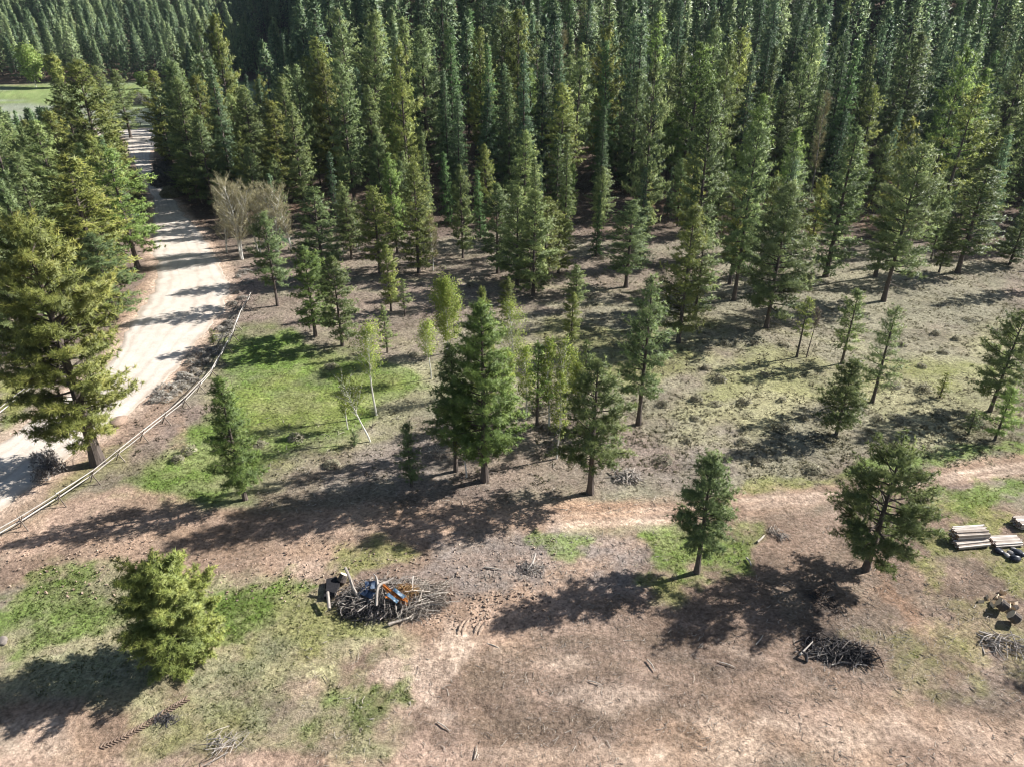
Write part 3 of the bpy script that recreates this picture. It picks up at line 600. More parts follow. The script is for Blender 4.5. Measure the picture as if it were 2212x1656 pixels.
def road_mat():
    m, nt, out = new_mat('gravel'); L = nt.links.new
    geo = N(nt, 'ShaderNodeNewGeometry'); at = N(nt, 'ShaderNodeAttribute', attribute_name='tint')
    n1 = N(nt, 'ShaderNodeTexNoise'); n1.inputs['Scale'].default_value = .45; n1.inputs['Detail'].default_value = 8; n1.inputs['Roughness'].default_value = .7
    n2 = N(nt, 'ShaderNodeTexNoise'); n2.inputs['Scale'].default_value = 6; n2.inputs['Detail'].default_value = 6; n2.inputs['Roughness'].default_value = .8
    for n_ in (n1, n2): L(geo.outputs['Position'], n_.inputs['Vector'])
    r1 = ramp(nt, [(.25, (.50, .43, .36)), (.5, (.63, .555, .475)), (.75, (.71, .64, .56))]); L(n1.outputs['Fac'], r1.inputs[0])
    r2 = ramp(nt, [(.3, (.78, .77, .76)), (.7, (1.12, 1.12, 1.12))]); L(n2.outputs['Fac'], r2.inputs[0])
    mx = N(nt, 'ShaderNodeMix', data_type='RGBA', blend_type='MULTIPLY'); mx.inputs[0].default_value = 1; L(r1.outputs[0], mx.inputs[6]); L(r2.outputs[0], mx.inputs[7])
    r3 = ramp(nt, [(0, (.62, .56, .50)), (.5, (1, 1, 1)), (1, (1.08, 1.08, 1.07))]); L(at.outputs['Fac'], r3.inputs[0])
    m2 = N(nt, 'ShaderNodeMix', data_type='RGBA', blend_type='MULTIPLY'); m2.inputs[0].default_value = 1; L(mx.outputs[2], m2.inputs[6]); L(r3.outputs[0], m2.inputs[7])
    bs = N(nt, 'ShaderNodeBsdfPrincipled'); bs.inputs['Roughness'].default_value = .95; bs.inputs['Specular IOR Level'].default_value = .15
    L(m2.outputs[2], bs.inputs['Base Color'])
    bp = N(nt, 'ShaderNodeBump'); bp.inputs['Strength'].default_value = .5; bp.inputs['Distance'].default_value = .06; L(n2.outputs['Fac'], bp.inputs['Height']); L(bp.outputs[0], bs.inputs['Normal'])
    L(bs.outputs[0], out.inputs['Surface']); return m
M['road'] = road_mat()

def smooth_line(p, n):
    """Catmull-Rom resample"""
    p = np.asarray(p, float); q = np.vstack([2*p[0]-p[1], p, 2*p[-1]-p[-2]])
    out = []
    for i in range(1, len(q)-2):
        for k in range(n):
            t = k/n; a, b, c, d = q[i-1], q[i], q[i+1], q[i+2]
            out.append(.5*((2*b)+(-a+c)*t+(2*a-5*b+4*c-d)*t*t+(-a+3*b-3*c+d)*t**3))
    out.append(p[-1]); return np.array(out)
def strip(name, Lp, Rp, dz, mat, ruts, nl=10, nw=44):
    Lp = smooth_line(Lp, nl); Rp = smooth_line(Rp, nl); g = Geo(); n = len(Lp)
    w = np.linspace(0, 1, nw); ed = .8*fbm(Lp[:, 0]/2, Lp[:, 1]/2, 3, 91); ed2 = .8*fbm(Rp[:, 0]/2, Rp[:, 1]/2, 3, 93)
    V = []; T = []
    for i in range(n):
        a, b = Lp[i], Rp[i]; wd = np.linalg.norm(b-a)+1e-6
        a2 = a+(b-a)/wd*ed[i]; b2 = b-(b-a)/wd*ed2[i]
        pts = a2+np.outer(w, b2-a2)
        crown = np.sin(w*math.pi)
        t = np.full(nw, .55)
        for (rp, rw, rs) in ruts:
            t -= rs*np.exp(-((w-rp-.015*math.sin(i*.21+rp*9))/rw)**2)
        t += .12*fbm(pts[:, 0]/1.5, pts[:, 1]/1.5, 3, 95)
        z = terrain(pts[:, 0], pts[:, 1]) + dz*np.clip(crown*3, 0, 1) - .05*(crown < .01) + .01*fbm(pts[:, 0], pts[:, 1], 2, 97)
        V.append(np.column_stack([pts, z])); T.append(t)
    i = np.arange(n-1)[:, None]*nw+np.arange(nw-1)[None]
    F = np.stack([i, i+nw, i+nw+1, i+1], -1).reshape(-1, 4)
    g.add(np.vstack(V), F, np.clip(np.concatenate(T), 0, 1))
    return tag(g.obj(name, mat, smooth=True), kind='structure')
strip('gravel_road', ROAD_L, ROAD_R, .06, M['road'], [(.04, .04, .4), (.20, .035, .22), (.34, .02, .15), (.46, .05, .12), (.60, .03, .22), (.78, .03, .2), (.96, .04, .4)])
strip('crossing_road', CROSS_L, CROSS_R, .10, M['road'], [(.3, .08, .12), (.7, .08, .12)])
tick("ground")
# ------------------------------------------------------------------ tree builders
def tufts(g, C_, D_, rng, k, ln, wd, tint, spread=.75):
    """needle tufts: k thin blades fanning out of every centre"""
    C_ = np.asarray(C_); D_ = np.asarray(D_); n = len(C_)
    if n == 0: return
    C_ = np.repeat(C_, k, 0); D_ = np.repeat(D_, k, 0); T = np.repeat(tint, k)
    r = rng.normal(size=(n*k, 3)); r /= np.linalg.norm(r, axis=1)[:, None]
    d = D_*(1-spread)+r*spread; d /= np.linalg.norm(d, axis=1)[:, None]+1e-9
    q = D_+rng.normal(size=(n*k, 3))*.55; p = np.cross(d, q); p /= np.linalg.norm(p, axis=1)[:, None]+1e-9
    L_ = (ln*rng.uniform(.6, 1.25, n*k))[:, None]
    st = C_ + d*L_*.05
    v = np.stack([st-p*wd*.5, st+p*wd*.5, st+d*L_], 1).reshape(-1, 3)
    f = np.arange(n*k*3).reshape(-1, 3)
    ow = D_/(np.linalg.norm(D_, axis=1)[:, None]+1e-9)
    g.add(v, f, np.repeat(np.clip(T+rng.uniform(-.10, .10, n*k), 0, 1), 3), w=np.repeat(ow, 3, 0))

def ip(P_, u):
    n = len(P_)-1; f = min(max(u, 0.0), .99999)*n; i = int(f); f -= i
    return P_[i]*(1-f)+P_[i+1]*f
def conifer(seed, H, Rad, cb=.12, style='pine', k=11, tl=.34, tw=.10, dens=1.0, trunk_r=None, sparse=0.0, roundness=.0, deadlow=True, gaps=.10):
    """returns (wood geo, crown geo) of one conifer standing at the origin"""
    rng = np.random.RandomState(seed); W = Geo(); G = Geo()
    tr = trunk_r or (.012*H+.05)
    lean = rng.uniform(-.012, .012, 2)*H; nz = 14
    hz = np.linspace(0, 1, nz); ph = rng.uniform(0, 6, 2)
    tp = np.column_stack([lean[0]*hz**1.5+.012*H*.3*np.sin(hz*5+ph[0])*hz, lean[1]*hz**1.5+.012*H*.3*np.sin(hz*4+ph[1])*hz, hz*H])
    tp[0, 2] = -.35
    rad = tr*((1-hz)**.85*.96+.035); rad[0] *= 1.45; rad[1] *= 1.05
    tube(W, tp, rad, 9, .45, rng=rng, rough=.06)
    def tr_at(z):
        return ip(tp, z/H)
    # shape of the crown, t = 0 at its foot and 1 at the tip
    def prof(t):
        if style == 'fir': return (1-t)**.82*min(1, (t+.10)/.16)
        e = (1-t)**.62*min(1, .5+t*2.6)
        rd = math.sqrt(max(0, 1-(1.75*(t-.40))**2)) if t < .97 else .15
        return e*(1-roundness)+rd*roundness
    pmax = max(prof(q/20) for q in range(20)); norm = 1/(pmax*.94)
    nb = int((H*(1-cb))*(5.2 if style == 'pine' else 7.5)*dens/ (1+.02*H))
    cc = []; cd = []; ct = []
    side = rng.uniform(0, 6.28); lop = rng.uniform(0, .13)
    golden = 2.399
    sectors = rng.uniform(.74, 1.1, (14, 9))          # uneven outline
    sectors = np.where(rng.rand(14, 9) < gaps, sectors*.55, sectors)
    for i in range(nb):
        t = (i+rng.uniform(0, 1))/nb; t = t**1.05
        z = H*(cb+(1-cb)*t*.985); az = i*golden+rng.uniform(-.5, .5)
        if sparse and rng.rand() < sparse: continue
        L = Rad*prof(t)*sectors[int(t*13.99), int((az % 6.283)/6.2832*8.99)]*rng.uniform(.74, 1.08)*norm*(1+lop*math.cos(az-side))
        L = max(L, .10*Rad+.12)
        el = (R(-8)+R(50)*t+rng.uniform(-.15, .15)) if style == 'pine' else (R(-14)+R(42)*t+rng.uniform(-.12, .12))
        curve = (.22 if style == 'pine' else -.06)*L*(1-.6*t)
        b0 = tr_at(z); h = np.array([math.cos(az), math.sin(az), 0]); ns = 6
        s = np.linspace(0, 1, ns)[:, None]
        pts = b0 + h*L*s*math.cos(el) + np.array([0, 0, 1.])*(L*s*math.sin(el)+curve*s*s)
        pts[1:] += rng.normal(0, .03*L, (ns-1, 3))*s[1:]
        rb = max(.012, min(.45*tr*(1-t*.7), .022*L+.008))
        tube(W, pts, rb*(1-s[:, 0]*.85), 3, .4, cap=False)
        side_v = np.array([-h[1], h[0], 0])
        br_t = rng.uniform(.25, .75)
        # twigs
        step = (.34 if style == 'pine' else .30)*tl/.34/dens**.3
        s0 = .30 if style == 'pine' else .12
        if L < 1.0: s0 = .05
        m = max(2, int(L*(1-s0)/step))
        for j in range(m+1):
            u = s0+(1-s0)*j/m
            p0 = ip(pts, u)
            if j == m: tw_dirs = [h]; tls = [step]
            else:
                tws = (.42*L*(1-u)**.8+.16*tl/.34)*rng.uniform(.6, 1.2, 2)
                tw_dirs = [h*.75+side_v*.75+np.array([0, 0, .22]), h*.75-side_v*.75+np.array([0, 0, .22])]; tls = tws
                if style == 'pine' and rng.rand() < .5:
                    tw_dirs.append(h*.6+np.array([0, 0, .8])); tls = np.append(tls, tws[0]*.55)
            for d, l2 in zip(tw_dirs, tls):
                d = d+rng.normal(0, .22, 3); d = d/np.linalg.norm(d)
                mm = max(1, int(l2/step+.5))
                for q in range(1, mm+1):
                    c = p0 + d*l2*q/mm + rng.normal(0, .05*tl, 3)
                    out_ = u*.35+.25*q/mm
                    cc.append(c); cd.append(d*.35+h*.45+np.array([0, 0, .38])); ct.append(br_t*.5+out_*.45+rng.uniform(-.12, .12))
    # leader
    for q in range(5):
        c = tr_at(H*(.965+.008*q)); cc.append(c); cd.append(np.array([0, 0, 1.])); ct.append(.6)
    # dead stubs below the crown
    if deadlow and cb > .12:
        for i in range(int(cb*H*2.2)):
            z = H*cb*rng.uniform(.35, 1.05); az = rng.uniform(0, 6.28); L = rng.uniform(.15, .5)*Rad
            b0 = tr_at(z); h = np.array([math.cos(az), math.sin(az), rng.uniform(-.35, .1)])
            tube(W, [b0, b0+h*L*.5, b0+h*L+np.array([0, 0, -.05*L])], [.03, .018, .006], 3, .6, cap=False)
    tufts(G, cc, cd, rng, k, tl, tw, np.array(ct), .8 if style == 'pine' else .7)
    return W, G

def aspen(seed, H, Rad, cb=.35, leaf=.11, nleaf=900, bare=False, lean=0.0, lean_az=3.14, stems=1, twigmul=1.0):
    rng = np.random.RandomState(seed); W = Geo(); G = Geo(); ends = []
    for sidx in range(stems):
        nz = 12; hz = np.linspace(0, 1, nz); ph = rng.uniform(0, 6)
        ang = rng.uniform(0, 6.28) if stems > 1 else lean_az
        ln = (lean if stems == 1 else rng.uniform(.05, .24)); HH = H*rng.uniform(.78, 1.0) if stems > 1 else H
        off = np.array([math.cos(ang), math.sin(ang)])
        tp = np.column_stack([off[0]*ln*HH*hz**1.2+.015*H*np.sin(hz*5+ph), off[1]*ln*HH*hz**1.2+.015*H*np.cos(hz*4+ph), hz*HH*(1-.25*ln)]); tp[0, 2] = -.2
        rad = (.009*H+.028)*(1-hz*.9)
        tube(W, tp, rad, 6, .7, rng=rng, rough=.05)
        nb = int(60*twigmul) if stems == 1 else int(22*twigmul)
        for i in range(nb):
            t = (i+rng.rand())/nb; u = cb+(1-cb)*t; az = rng.uniform(0, 6.28)
            p0 = ip(tp, u)
            L = Rad*(1.15*math.sqrt(max(.05, 1-(1.5*(t-.35))**2)))*rng.uniform(.6, 1.15)
            el = R(rng.uniform(28, 62)); h = np.array([math.cos(az)*math.cos(el), math.sin(az)*math.cos(el), math.sin(el)])
            L = L/max(.35, math.cos(el))*(.8 if not bare else .62); L = min(L, (HH*1.03-p0[2])/max(.3, math.sin(el))+.2)
            s = np.linspace(0, 1, 5)[:, None]
            pts = p0+h*L*s+np.array([0, 0, .10*L])*s**2+rng.normal(0, .025*L, (5, 3))*s
            tube(W, pts, np.linspace(.016*H/8+.006, .004, 5), 3, .6, cap=False)
            for j in range(9 if not bare else 15):
                u2 = rng.uniform(.25, 1); q0 = ip(pts, u2)
                d = h+rng.normal(0, .42, 3)+np.array([0, 0, .35]); d /= np.linalg.norm(d)
                l2 = L*.36*rng.uniform(.5, 1.1)
                ends.append((q0, q0+d*l2, d))
    # fine twigs as slim triangles
    A = np.array([e[0] for e in ends]); B = np.array([e[1] for e in ends]); D = np.array([e[2] for e in ends])
    def slim(a, b, w, tint, g):
        q = rng.normal(size=a.shape); p = np.cross(b-a, q); p /= np.linalg.norm(p, axis=1)[:, None]+1e-9
        v = np.stack([a-p*w, a+p*w, b], 1).reshape(-1, 3); g.add(v, np.arange(len(v)).reshape(-1, 3), tint)
    slim(A, B, .006+.0004*H, .45, W)
    if bare:
        for rep in range(5):
            u = rng.uniform(.2, 1, (len(A), 1)); a = A+(B-A)*u
            d = D+rng.normal(0, .5, D.shape); b = a+d/np.linalg.norm(d, axis=1)[:, None]*rng.uniform(.25, .6, (len(A), 1))*(H/9)
            slim(a, b, .008+.0005*H, np.repeat(rng.uniform(.35, .95, len(A)), 3), G)
    else:
        idx = rng.randint(0, len(A), nleaf); u = rng.uniform(.15, 1.1, (nleaf, 1)); c = A[idx]+(B[idx]-A[idx])*u+rng.normal(0, .15*Rad, (nleaf, 3))
        r = rng.normal(size=(nleaf, 3)); r /= np.linalg.norm(r, axis=1)[:, None]; q = np.cross(r, rng.normal(size=(nleaf, 3))); q /= np.linalg.norm(q, axis=1)[:, None]
        l3 = leaf*rng.uniform(.6, 1.3, (nleaf, 1)); p = np.cross(r, q)
        v = np.stack([c-q*l3*.5, c+p*l3*.45, c+q*l3*.5, c-p*l3*.45], 1).reshape(-1, 3)
        ow = c*np.array([1, 1, 0]); ow = ow/(np.linalg.norm(ow, axis=1)[:, None]+.3)+np.array([0, 0, .35])
        G.add(v, np.arange(len(v)).reshape(-1, 4), np.repeat(rng.uniform(.1, 1, nleaf), 4), w=np.repeat(ow, 4, 0))
    return W, G

def shrub(seed, r, h, n=260, leaf=.10, k=4):
    """round low shrub: woody stems and a loose dome of small leaf sprays"""
    rng = np.random.RandomState(seed); W = Geo(); G = Geo(); cc = []; cd = []
    for i in range(18):
        az = rng.uniform(0, 6.28); el = rng.uniform(.35, 1.4); d = np.array([math.cos(az)*math.cos(el)*r, math.sin(az)*math.cos(el)*r, math.sin(el)*h])*rng.uniform(.7, 1)
        tube(W, [np.zeros(3), d*.5+rng.normal(0, .05*r, 3), d], [.03*h+.008, .018*h+.005, .004], 3, .35, cap=False)
    lob = rng.uniform(.65, 1.15, 9)
    for i in range(n):
        az = rng.uniform(0, 6.28); el = math.asin(rng.uniform(.02, 1)); rr = rng.uniform(.55, 1)**.6*lob[int(az/6.2832*8.99)]
        c = np.array([math.cos(az)*math.cos(el)*r*rr, math.sin(az)*math.cos(el)*r*rr, math.sin(el)*h*rr+.03]); cc.append(c)
        cd.append(c/np.linalg.norm(c)+np.array([0, 0, .4]))
    tufts(G, cc, cd, rng, k, leaf*1.6, leaf*.55, rng.uniform(.15, .95, n), .6)
    return W, G

class Proto:
    """one built plant; the first use places its own meshes, later uses copy every object"""
    def __init__(s, W, G, H, Rad, wm, gm, wn='trunk', gn='crown'):
        s.H = H; s.Rad = Rad; s.wm = W.mesh(wn, wm); s.gm = G.mesh(gn, gm); s.wn = wn; s.gn = gn; s.first = None
        s.W = W; s.G = G
    def place(s, name, x, y, h, rad, rz, label, cat, group=None, tint=(1, 1, 1), dz=-.03, lean=None):
        sx = rad/s.Rad; sz = h/s.H
        if s.first is None:
            o = bpy.data.objects.new(name, None); o.empty_display_size = .4; link(o)
            a = link(bpy.data.objects.new(s.wn, s.wm), o); b = link(bpy.data.objects.new(s.gn, s.gm), o); s.first = (o, a, b)
        else:
            o = s.first[0].copy(); o.name = name; link(o)
            for kk in ('label', 'group', 'category'):
                if kk in o: del o[kk]
            for ch in s.first[1:]:
                c = ch.copy(); link(c); c.parent = o; b = c
        o.location = (x, y, terr(x, y)+dz); o.rotation_euler = (lean[0] if lean else 0, lean[1] if lean else 0, rz); o.scale = (sx, sx, sz)
        b.color = (*tint, 1)
        return tag(o, label, cat, group)

TR = random.Random(5)
print('protos...')
PR = {}
def addp(key, *a, **k):
    style = k.get('style', 'pine'); W, G = conifer(*a, **k)
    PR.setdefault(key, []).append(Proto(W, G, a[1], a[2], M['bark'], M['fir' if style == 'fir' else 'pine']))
for i in range(3): addp('sap', 100+i, 4.5, 1.0, cb=.10+.04*i, k=9, tl=.20, tw=.050, dens=1.3, sparse=.15)
for i in range(4): addp('small', 200+i, 7.5, 1.6, cb=.12+.05*i, k=10, tl=.26, tw=.065, dens=1.25, sparse=.06*i)
for i in range(5): addp('mid', 300+i, 13.0, 2.7, cb=.06+.05*(i % 3), k=14, tl=.36, tw=.08, dens=1.5, sparse=.04, roundness=.45)
for i in range(6): addp('tall', 400+i, 23.0, 3.9, cb=.07+.045*(i % 4), k=13, tl=.50, tw=.12, dens=1.25, sparse=.05, roundness=.5)
addp('tall', 410, 21.0, 4.3, cb=.12, k=13, tl=.50, tw=.12, dens=1.15, sparse=.10, roundness=.8, gaps=.2)
addp('tall', 411, 24.0, 3.4, cb=.05, k=12, tl=.46, tw=.11, dens=1.25, roundness=.15, gaps=.16)
addp('tall', 412, 22.0, 4.0, cb=.25, k=12, tl=.50, tw=.12, dens=1.0, sparse=.22, roundness=.55, gaps=.25)
for i in range(4): addp('firtall', 500+i, 22.0, 3.3, cb=.04, style='fir', k=11, tl=.42, tw=.105, dens=.95)
for i in range(2): addp('firsmall', 520+i, 9.0, 1.9, cb=.04, style='fir', k=8, tl=.32, tw=.09, dens=1.0)

tick("protos")
# colour casts of single crowns
YG = (1.14, 1.08, .82); OL = (1.17, 1.04, .76); GR = (1, 1.02, 1); BG = (.92, 1.0, 1.08); GY = (1.04, 1.06, 1.15); DK = (.74, .82, .88); LG = (1.02, 1.18, .88)

def tree(kind, bx, by, ty, wpx, label, tint=GR, name='pine_tree', hero=None, group=None, cat='pine tree', rz=None):
    x, y = P(bx, by); h = max(1.2, height_at(x, y, ty)); rad = wpx/2*mpp(x, y, h*.45)
    if hero is not None:
        hero = dict(hero); sd = hero.pop('seed', int(bx*7+by)); hero['dens'] = hero.get('dens', 1)*1.12; hero['dens'] *= 1.0; W, G = conifer(sd, h, rad*1.03, **hero)
        Proto(W, G, h, rad, M['bark'], M['fir' if hero.get('style') == 'fir' else 'pine']).place(name, x, y, h, rad, rz or 0, label, cat, group, tint)
    else:
        pr = TR.choice(PR[kind]); pr.place(name, x, y, h, rad*1.12, TR.uniform(0, 6.28), label, cat, group, tint)
    OCC.append((x, y, max(1.2, rad*.8)))
OCC = []
T = tree
# foreground and middle distance, each from its foot, its tip and its width in the photo
T('', 388, 1418, 1216, 206, 'bushy rounded pine with branches down to the ground, alone at lower left', YG, hero=dict(seed=11, cb=.01, k=24, tl=.25, tw=.042, dens=2.8, roundness=1.0, deadlow=False, trunk_r=.2, gaps=0.0))
T('', 530, 1078, 818, 118, 'slim leaning pine just inside the rail fence, on the grass edge by the dirt track', LG, hero=dict(seed=12, cb=.12, k=22, tl=0.30, tw=0.043, dens=1.6, roundness=.3))
T('', 213, 1000, 462, 282, 'largest pine of all, thick dark trunk, between gravel road and rail fence', OL, hero=dict(seed=13, cb=.14, k=22, tl=0.42, tw=0.062, dens=1.6, roundness=.65, trunk_r=.5))
T('', 1047, 1038, 655, 185, 'tallest full-crowned pine standing in the middle of the clearing', LG, hero=dict(seed=14, cb=.16, k=21, tl=0.34, tw=0.053, dens=1.7, roundness=.35, trunk_r=.29))
T('', 985, 1018, 745, 110, 'dark pine crowded against the left side of the tall central pine', (.85, .9, .88), hero=dict(seed=15, cb=.20, k=21, tl=0.32, tw=0.050, dens=1.5, roundness=.4))
T('', 1275, 1063, 780, 178, 'broad pine with a bare grey lower trunk beside the dirt track, right of centre', GR, hero=dict(seed=16, cb=.23, k=20, tl=0.34, tw=0.053, dens=1.5, roundness=.45, trunk_r=.27))
T('', 889, 1050, 914, 56, 'small narrow dark pine left of the tall central pine', DK, hero=dict(seed=17, cb=.10, k=20, tl=0.26, tw=0.040, dens=1.4, sparse=.1))
T('', 1379, 915, 600, 125, 'tall open pine with a reddish lower trunk, behind and right of the broad pine', BG, hero=dict(seed=18, cb=.22, k=18, tl=0.36, tw=0.059, dens=1.35, roundness=.3, sparse=.08))
T('', 1505, 1235, 985, 142, 'compact pine with a bare lower trunk, left of the two beside the burn pile', BG, hero=dict(seed=19, cb=.22, k=26, tl=0.28, tw=0.040, dens=1.8, roundness=.6, trunk_r=.19))
T('', 1870, 1230, 972, 218, 'wide spreading pine with heavy limbs, between the burn pile and the stacked boards', GR, hero=dict(seed=20, cb=.16, k=24, tl=0.29, tw=0.042, dens=1.6, roundness=.75, trunk_r=.24, sparse=.06))
T('', 1806, 938, 776, 110, 'dense cone-shaped pine in front of a taller grey pine, right of centre', GR, hero=dict(seed=21, cb=.10, k=21, tl=0.30, tw=0.046, dens=1.7, roundness=.25))
T('', 1884, 868, 661, 100, 'thin see-through grey pine behind the dense cone-shaped pine', GY, hero=dict(seed=22, cb=.18, k=15, tl=0.30, tw=0.043, dens=1.3, sparse=.05, roundness=.3))
T('', 1818, 785, 628, 74, 'slim pine with a long bare trunk behind the dense cone-shaped pine', GR, hero=dict(seed=23, cb=.22, k=18, tl=0.30, tw=0.046, dens=1.3, roundness=.4))
T('small', 1721, 771, 645, 52, 'thin sapling pine on a bare stem, beside a dead reddish sapling', YG, hero=dict(seed=24, cb=.38, k=16, tl=0.27, tw=0.037, dens=1.2, sparse=.1, roundness=.4))
T('', 2138, 888, 668, 128, 'tall leaning pine at the right edge of the photo', GR, hero=dict(seed=25, cb=.15, k=20, tl=0.32, tw=0.050, dens=1.45, roundness=.35))
T('', 2148, 951, 838, 76, 'small pine in front of the tall leaning pine at the right edge', LG, hero=dict(seed=26, cb=.12, k=18, tl=0.26, tw=0.037, dens=1.3, sparse=.1))
T('sap', 2091, 938, 884, 40, 'knee-high bushy pine left of the small pine at the right edge', GR)
T('sap', 2030, 858, 805, 34, 'lone yellowish pine seedling in the grass, right side', OL)
T('tall', 1655, 708, 395, 165, 'tall broad grey-green pine standing forward of the forest edge, upper right of centre', GY, hero=dict(seed=27, cb=.14, k=15, tl=0.46, tw=0.077, dens=1.35, roundness=.4))
T('tall', 1908, 650, 312, 160, 'tall pine with a dark leaning trunk, forward of the forest edge at right', GY, hero=dict(seed=28, cb=.20, k=15, tl=0.46, tw=0.077, dens=1.3, roundness=.45))
T('tall', 1890, 598, 262, 90, 'narrow tall pine right behind the dark-trunked pine at the forest edge', OL)
T('tall', 1783, 598, 272, 100, 'grey-green forest-edge pine between two taller broad pines, right of centre', BG)
T('tall', 2068, 588, 362, 108, 'pine at the right forest edge with a bare lower trunk', GR)
T('mid', 2028, 588, 480, 45, 'slim pole pine beside a bare-trunked pine at the right forest edge', GR)
T('mid', 2181, 571, 455, 66, 'pine cut by the right edge of the photo at the forest edge', GY)
T('tall', 1465, 740, 445, 112, 'yellow-green tall pine with its foot in shade, right of the centre row', YG, hero=dict(seed=29, cb=.10, k=16, tl=0.43, tw=0.071, dens=1.3, roundness=.4, sparse=.08))
T('tall', 1500, 690, 470, 90, 'grey-green pine tucked behind the yellow-green tall pine', GY)
T('tall', 1576, 614, 380, 78, 'slender yellowish pine behind the yellow-green tall pine', OL)
T('tall', 1352, 620, 432, 98, 'full bushy pine alone in the gap right of the pine clump', BG)
T('mid', 1075, 590, 398, 78, 'leftmost pine of the clump at the middle forest edge', BG)
T('mid', 1117, 615, 403, 82, 'second pine from the left in the clump at the middle forest edge', GR)
T('mid', 1152, 638, 412, 92, 'front pine of the clump at the middle forest edge, dark trunk showing', GR)
T('mid', 1177, 615, 427, 78, 'fourth pine from the left in the clump at the middle forest edge', YG)
T('mid', 1206, 590, 457, 62, 'rightmost and shortest pine of the clump at the middle forest edge', YG)
T('tall', 905, 590, 350, 80, 'tall slim pine alone left of the pine clump', YG)
T('mid', 1000, 558, 358, 52, 'narrow pine between the lone slim pine and the pine clump', GR)
T('mid', 1234, 742, 632, 42, 'front of two narrow small pines in line, centre of the clearing', YG)
T('mid', 1243, 668, 572, 50, 'darker of two narrow small pines in line, centre of the clearing', GR)
T('mid', 1098, 690, 600, 40, 'small pine just behind a budding yellow aspen, centre', YG)
T('mid', 682, 726, 532, 92, 'left of two matching pines standing in front of the bare aspens, right of the road', LG)
T('mid', 740, 746, 556, 84, 'right of two matching pines standing in front of the bare aspens', GR)
T('mid', 700, 600, 405, 98, 'tall pine right behind the bare aspens', BG)
T('mid', 600, 660, 460, 88, 'dark pine with a leaning trunk at the far end of the rail fence', DK, hero=dict(seed=30, cb=.24, k=16, tl=0.34, tw=0.059, dens=1.4, roundness=.4))
T('mid', 822, 590, 402, 92, 'pine left of the lone tall slim pine, behind the clearing', YG)
T('mid', 845, 672, 530, 48, 'narrow pine in front of the pine left of the lone slim one', YG)
T('small', 875, 683, 604, 34, 'small slender pine right of the narrow pine, left of the yellow aspen', GR)
T('small', 837, 762, 660, 40, 'small slim pine standing just behind the thin aspen in the meadow', GR)
T('sap', 462, 744, 710, 22, 'tiny pine seedling in the sagebrush between road and rail fence', YG)
T('sap', 767, 962, 930, 26, 'faint pine seedling left of the small dark pine, near the leaning aspen', DK)
T('mid', 1050, 960, 622, 66, 'narrow pine whose tip shows just above the tall central pine', YG)
T('small', 1160, 918, 745, 76, 'thin pine with twin stems between the two tallest central pines', LG)
T('small', 1262, 860, 735, 56, 'thin pine behind the broad pine, among the aspen saplings', GR)
T('small', 1590, 1255, 1190, 0.1, '', GR) if False else None
# dense pines left of the road
T('tall', 250, 480, 130, 135, 'tallest pine on the left side of the gravel road, far end', YG)
T('tall', 247, 305, 142, 58, 'left one of two bare-trunked pines at the road junction', GR)
T('tall', 283, 298, 150, 62, 'right one of two bare-trunked pines at the road junction, shading the road bank', GR)
T('tall', 225, 630, 335, 155, 'olive yellow pine among the greener ones left of the road', OL)
T('tall', 298, 580, 318, 132, 'fresh green pine hugging the left edge of the road', LG)
T('tall', 70, 560, 222, 120, 'grey-green pine at the left edge of the photo above the big pine', GY)
T('tall', 165, 470, 240, 90, 'reddish olive pine left of the tallest road-side pine', OL)
T('mid', 250, 690, 505, 118, 'dark bushy pine directly behind the big left pine', DK)
T('mid', 20, 700, 390, 90, 'pine half cut off by the left photo edge behind the big pine', GR)
T('tall', 120, 620, 330, 110, 'dull green pine between the left edge and the olive yellow pine', GY)
T('mid', 205, 560, 420, 80, 'mid-height pine filling the gap before the tallest road-side pine', GR)
T('tall', 165, 560, 262, 118, 'green pine with a broad crown deep in the row left of the road', GR)
T('tall', 205, 455, 172, 88, 'pine right behind the reddish olive one left of the road', GR)
T('tall', 262, 545, 290, 104, 'olive-green pine pressed between the fresh green one and the tallest road-side pine', YG)
T('mid', 60, 760, 420, 150, 'broad dull pine half hidden behind the top of the biggest pine', GY)
T('tall', 30, 470, 235, 95, 'green pine on the left photo edge level with the far road bend', LG)
T('mid', 1296, 482, 362, 58, 'twiggy grey-green pine alone in front of the middle forest', GY)
T('mid', 1385, 470, 352, 50, 'slim green pine at the forest foot, right of the twiggy grey one', GR)
T('mid', 1700, 470, 330, 60, 'small pine at the foot of the right forest', BG)
T('mid', 760, 560, 415, 60, 'narrow pine between the two bare grey trees', GR)
T('mid', 1545, 500, 372, 62, 'dull pine just behind the slender yellowish one', GR)
# right of the road
T('tall', 430, 425, 133, 92, 'blue-green pine nearest the road on its right side, far end', BG)
T('tall', 470, 430, 163, 76, 'olive pine beside the blue-green pine right of the road', OL)
T('tall', 520, 380, 30, 74, 'tallest pine right of the road, its tip near the top of the photo', YG)
T('tall', 480, 350, 47, 60, 'tall dark pine behind the olive one right of the road', DK)
T('tall', 560, 420, 190, 78, 'green pine in the row right of the road', GR)
T('tall', 620, 440, 217, 92, 'broad olive-green pine right of the road, before the bare aspens', OL)
T('tall', 640, 400, 167, 70, 'pine behind the broad olive-green pine', GR)
T('tall', 675, 420, 140, 62, 'slim tall pine behind the bare aspens', BG)
T('tall', 730, 410, 133, 80, 'olive pine of the row behind the bare aspens', OL)
T('mid', 400, 420, 345, 50, 'small pine at the road bank, below the blue-green pine', GR)
